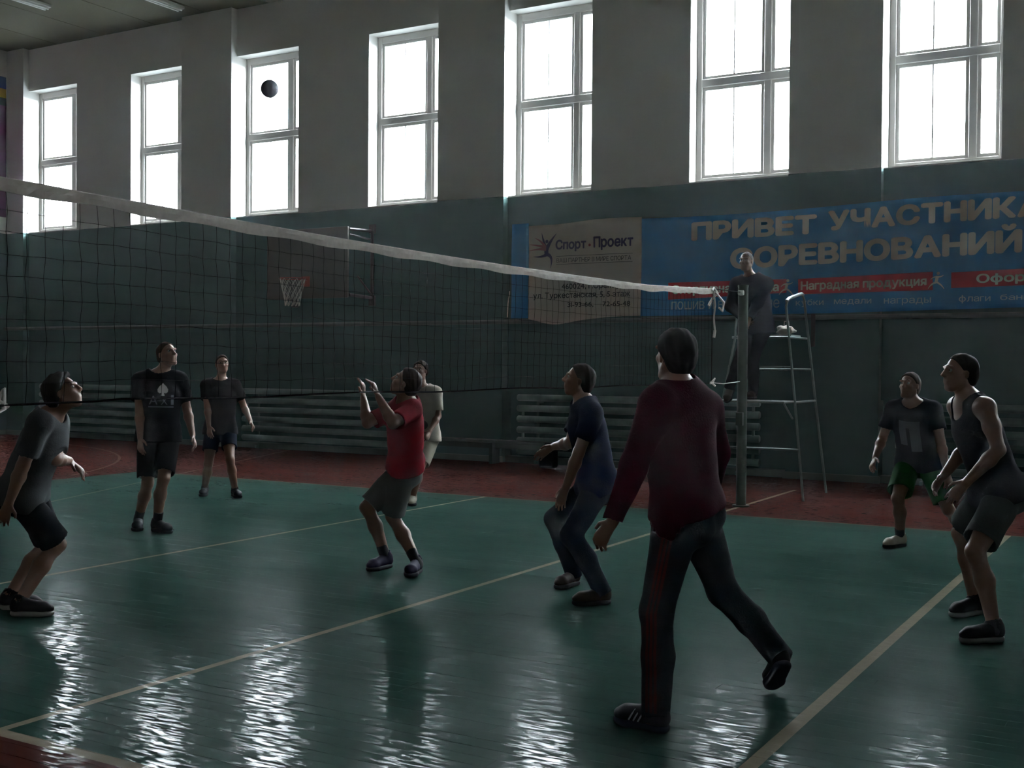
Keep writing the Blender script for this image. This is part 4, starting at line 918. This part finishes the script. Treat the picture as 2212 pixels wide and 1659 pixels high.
K_BLACK = dict(h=.10, mat=mat('sock_black', (.01,.01,.014), .9))
K_LOW = dict(h=.03, mat=K_BLACK['mat'])

# grey T-shirt, leaning forward at the left edge
person('grey', 'person in grey T-shirt and black shorts bending forward at the left edge, looking up',
  dict(kind='tee', name='t_shirt', mat=cloth('grey', (.10,.105,.11)), loose=1.2, slv=.72), dict(kind='short', name='shorts', mat=cloth('black', BLACK), to=.92, loose=1.1),
  dict(c=(.012,.010,.009), t=.022, rough=.005, top=.01), SH_WSOLE, None, {'L': dict(d=(.55,.45,-.65), n=(-.3,-.3,-.4), curl=.3)})
# tall man with the spade print
P = person('spade', 'tall standing person in black T-shirt with white spade print and black shorts',
  dict(kind='tee', name='t_shirt', mat=cloth('black', BLACK), hem=.03, slv=.66), dict(kind='short', name='shorts', mat=cloth('black2', (.007,.007,.009)), to=.88),
  dict(c=(.035,.022,.015), t=.006), SH_BLACK, K_BLACK)
J = P['J']; ax = nrm(J['neck']-J['pel']); nd = nrm(J['face']-ax*(J['face']@ax)); ud = np.cross(ax, nd); o = J['pel']+(J['neck']-J['pel'])*.62+ud*.035
M_TP = mat('shirt_print_white', (.42,.42,.42), .8)
sp_uv = [(0, .075), (.012, .062), (.030, .045), (.042, .022), (.040, .002), (.026, -.010), (.010, -.006), (.016, -.030), (-.016, -.030), (-.010, -.006), (-.026, -.010), (-.040, .002), (-.042, .022), (-.030, .045), (-.012, .062)]
decal('shirt_print', P, P['shirt'], [(x*1.15, y*1.15+.035) for x, y in sp_uv], [tuple(range(len(sp_uv)))], o, ud, ax, nd, M_TP, 2)
for t_, x0, x1, y0, y1 in (('A', -.125, -.045, -.085, .0), ('X', -.015, .045, -.085, -.015), ('I', .075, .10, -.085, .01)):
    v, f = text_polys(t_, .03); decal('shirt_print', P, P['shirt'], fit(v, x0, x1, y0, y1), f, o, ud, ax, nd, mat('shirt_print_grey', (.13,.13,.16), .8), 2)
uv, f = grid_polys(-.13, .10, -.112, -.100, 16, 1); decal('shirt_print', P, P['shirt'], uv, f, o, ud, ax, nd, mat('shirt_print_grey', (0,0,0)))
# dark T-shirt beside him
person('dark', 'standing person in plain dark T-shirt and navy shorts, feet apart, near the far sideline',
  dict(kind='tee', name='t_shirt', mat=cloth('dark', (.013,.010,.012)), hem=.02), dict(kind='short', name='shorts', mat=cloth('navy', (.009,.012,.028)), to=.62),
  dict(c=(.03,.02,.014), t=.006), SH_BLACK, K_LOW)
# red shirt, arms raised
P = person('red', 'person in red T-shirt and grey shorts with both hands raised ready to set',
  dict(kind='tee', name='t_shirt', mat=cloth('red', (.20,.006,.016)), loose=1.3, hem=-.065, slv=.78), dict(kind='short', name='shorts', mat=cloth('grey_shorts', (.12,.125,.12), 1.0), to=.92, loose=.7),
  dict(c=(.022,.015,.012), t=.012, rough=.004), SH_RED, K_BLACK, {'L': dict(d=(-.45,-.05,.9), n=(-.8,-.3,.4), curl=.3), 'R': dict(d=(-.15,.1,.95), n=(-.8,-.3,.4), curl=.3)}, h=.0078)
# white shirt, behind him
P = person('white', 'person in white T-shirt with dark chest print standing behind the one in red, hands clasped',
  dict(kind='tee', name='t_shirt', mat=cloth('white', (.34,.31,.26), .9), loose=1.3, hem=.02, slv=.75), dict(kind='short', name='shorts', mat=cloth('cream', (.26,.24,.19), .9), to=.85),
  dict(c=(.02,.014,.01), t=.014, rough=.005), SH_PALE, None, {'L': dict(curl=.7), 'R': dict(curl=.7)})
J = P['J']; ax = nrm(J['neck']-J['pel']); nd = nrm(J['face']-ax*(J['face']@ax)); ud = np.cross(ax, nd); o = J['pel']+(J['neck']-J['pel'])*.62; pm = mat('shirt_print_dark', (.07,.07,.065), .8)
for (x0, x1, y0, y1) in ((-.03,.02,.0,.045), (-.05,.03,-.17,-.02), (-.015,.075,-.26,-.19)):
    uv, f = limb_polys([(((x0+x1)/2-.01, y1), (x1, (y0+y1)/2), ((x0+x1)/2+.01, y0), (x1-x0)*.7, (x1-x0)*1.1, (x1-x0)*.5)], 8); decal('shirt_print', P, P['shirt'], uv, f, o, ud, ax, nd, pm, 1)
# navy shirt, crouching, facing left
person('navy', 'crouching person in navy T-shirt and dark trousers facing left, hand on knee',
  dict(kind='tee', name='t_shirt', mat=cloth('navy_tee', (.005,.009,.034)), loose=1.0, slv=.66, hem=.02), dict(kind='long', name='trousers', mat=cloth('trousers_navy', (.010,.014,.028)), loose=.8),
  dict(c=(.018,.014,.012), t=.010, rough=.003), SH_BROWN, None, {'R': dict(d=(-.75,-.35,-.5), curl=.25)}, h=.0078)
# the big foreground figure
P = person('maroon', 'large foreground person seen from behind in maroon sweater and dark tracksuit trousers with red stripes',
  dict(kind='long', name='sweater', mat=cloth('maroon', (.060,.005,.018), .36), loose=1.25, hem=-.055), dict(kind='long', name='tracksuit_trousers', mat=cloth('tracksuit', (.006,.009,.014)), loose=1.1),
  dict(c=(.010,.009,.010), t=.013, rough=.004), dict(mat=mat('shoe_black', (0,0,0)), sole=mat('sole_blueblack', (.012,.015,.025), .8, .1), lace=mat('lace_grey', (0,0,0))), None,
  {'L': dict(d=(-.55,-.1,-.8), curl=.45)}, h=.0072, fat=1.08)
J = P['J']; nd = nrm(V(.502,-.865,0)*.8+V(-.865,-.502,0)*.35); stripe = mat('stripe_red', (.026,.0035,.003), .95, .03)
Hh, K, A = J['hipL'], J['kneL'], J['ankL']
for k in range(3):
    pts = [Hh+(K-Hh)*t for t in np.linspace(-.05, 1, 14)]+[K+(A-K)*t for t in np.linspace(.07, 1.0, 14)]
    sd = np.cross(UP, nd); uv = []; f = []
    for i, p in enumerate(pts):
        q = p-Hh; c = (k-1)*.019+.0; uv += [(q@sd+c-.006, q[2]), (q@sd+c+.006, q[2])]
    for i in range(len(pts)-1): f.append((2*i, 2*i+1, 2*i+3, 2*i+2))
    decal('stripe', P, P['pants'], uv, f, Hh, sd, UP, nd, stripe, 1, .0035)
# three pale bars on the side of his planted shoe
x = nrm(J['toeL']-J['heelL']); y = np.cross(UP, x); sd = nrm(V(.502,-.865,0)); sgn = 1 if y@sd > 0 else -1
m = MB()
for i in range(3):
    c = J['heelL']+(x*(.13+.024*i)+UP*.04+y*sgn*.050)*P['s']-P['org']; b = J['heelL']+(x*(.105+.024*i)+UP*.088+y*sgn*.030)*P['s']-P['org']; m.tube([c, (c+b)/2+y*sgn*.006, b], .0042, 4)
m.build('shoe_bars', mat('shoe_bar_grey', (.16,.18,.20), .6), P['root'])
# referee
person('ref', 'referee in dark jacket and trousers standing on the stand above the net post',
  dict(kind='long', name='jacket', mat=cloth('jacket', (.012,.013,.026)), loose=1.8, hem=.06), dict(kind='long', name='trousers', mat=cloth('trousers_dark', (.010,.009,.015)), loose=.9),
  dict(c=(.10,.09,.085), t=.003), SH_BROWN, None, {'L': dict(curl=.8), 'R': dict(curl=.8)}, z0=1.22, fat=1.05)
# green shorts
P = person('green', 'person in dark T-shirt with grey print and bright green shorts at the far right sideline',
  dict(kind='tee', name='t_shirt', mat=cloth('darktee', (.010,.013,.022)), loose=1.1, hem=.0), dict(kind='short', name='shorts', mat=cloth('green', (.006,.055,.010)), to=.80, loose=1.6),
  dict(c=(.03,.02,.015), t=.009), SH_PALE, K_BLACK)
J = P['J']; ax = nrm(J['neck']-J['pel']); nd = nrm(J['face']-ax*(J['face']@ax)); ud = np.cross(ax, nd); o = J['pel']+(J['neck']-J['pel'])*.55; gp = mat('shirt_print_slate', (.055,.065,.075), .8)
for (x0, x1, y0, y1) in ((-.10, -.035, -.10, .14), (-.005, .085, -.16, .14), (-.035, -.005, .08, .14)):
    uv, f = grid_polys(x0, x1, y0, y1, 4, 12); decal('shirt_print', P, P['shirt'], uv, f, o, ud, ax, nd, gp)
# tank top
person('tank', 'person in black tank top and grey shorts leaning forward at the right edge',
  dict(kind='tank', name='tank_top', mat=cloth('tank', (.007,.008,.014)), loose=.8, hem=.02), dict(kind='short', name='shorts', mat=cloth('slate_shorts', (.07,.09,.088)), to=.80, loose=1.3),
  dict(c=(.012,.010,.010), t=.008), dict(mat=mat('shoe_black', (0,0,0)), sole=mat('sole_pale', (.09,.10,.10), .6)), K_LOW, h=.0078)

# ------------------------------------------------------------------ thin haze added through the hall to imitate lens glare from the windows (its faces lie inside the walls and just behind the panes)
m = bpy.data.materials.new('glare_haze'); m.use_nodes = True; nt = m.node_tree; nt.nodes.remove(nt.nodes['Principled BSDF'])
vs = nt.nodes.new('ShaderNodeVolumeScatter'); vs.inputs['Density'].default_value = HAZE; vs.inputs['Anisotropy'].default_value = .6; vs.inputs['Color'].default_value = (.92, .98, 1, 1)
nt.links.new(vs.outputs[0], nt.nodes['Material Output'].inputs['Volume'])
h = MB(); h.box(XL-.2, XRR+.2, YN-.2, BY-.06, -.2, ZC+.15)
tag(h.build('haze', m), 'thin dusty haze filling the hall, brightest around the windows', 'haze', kind='stuff')
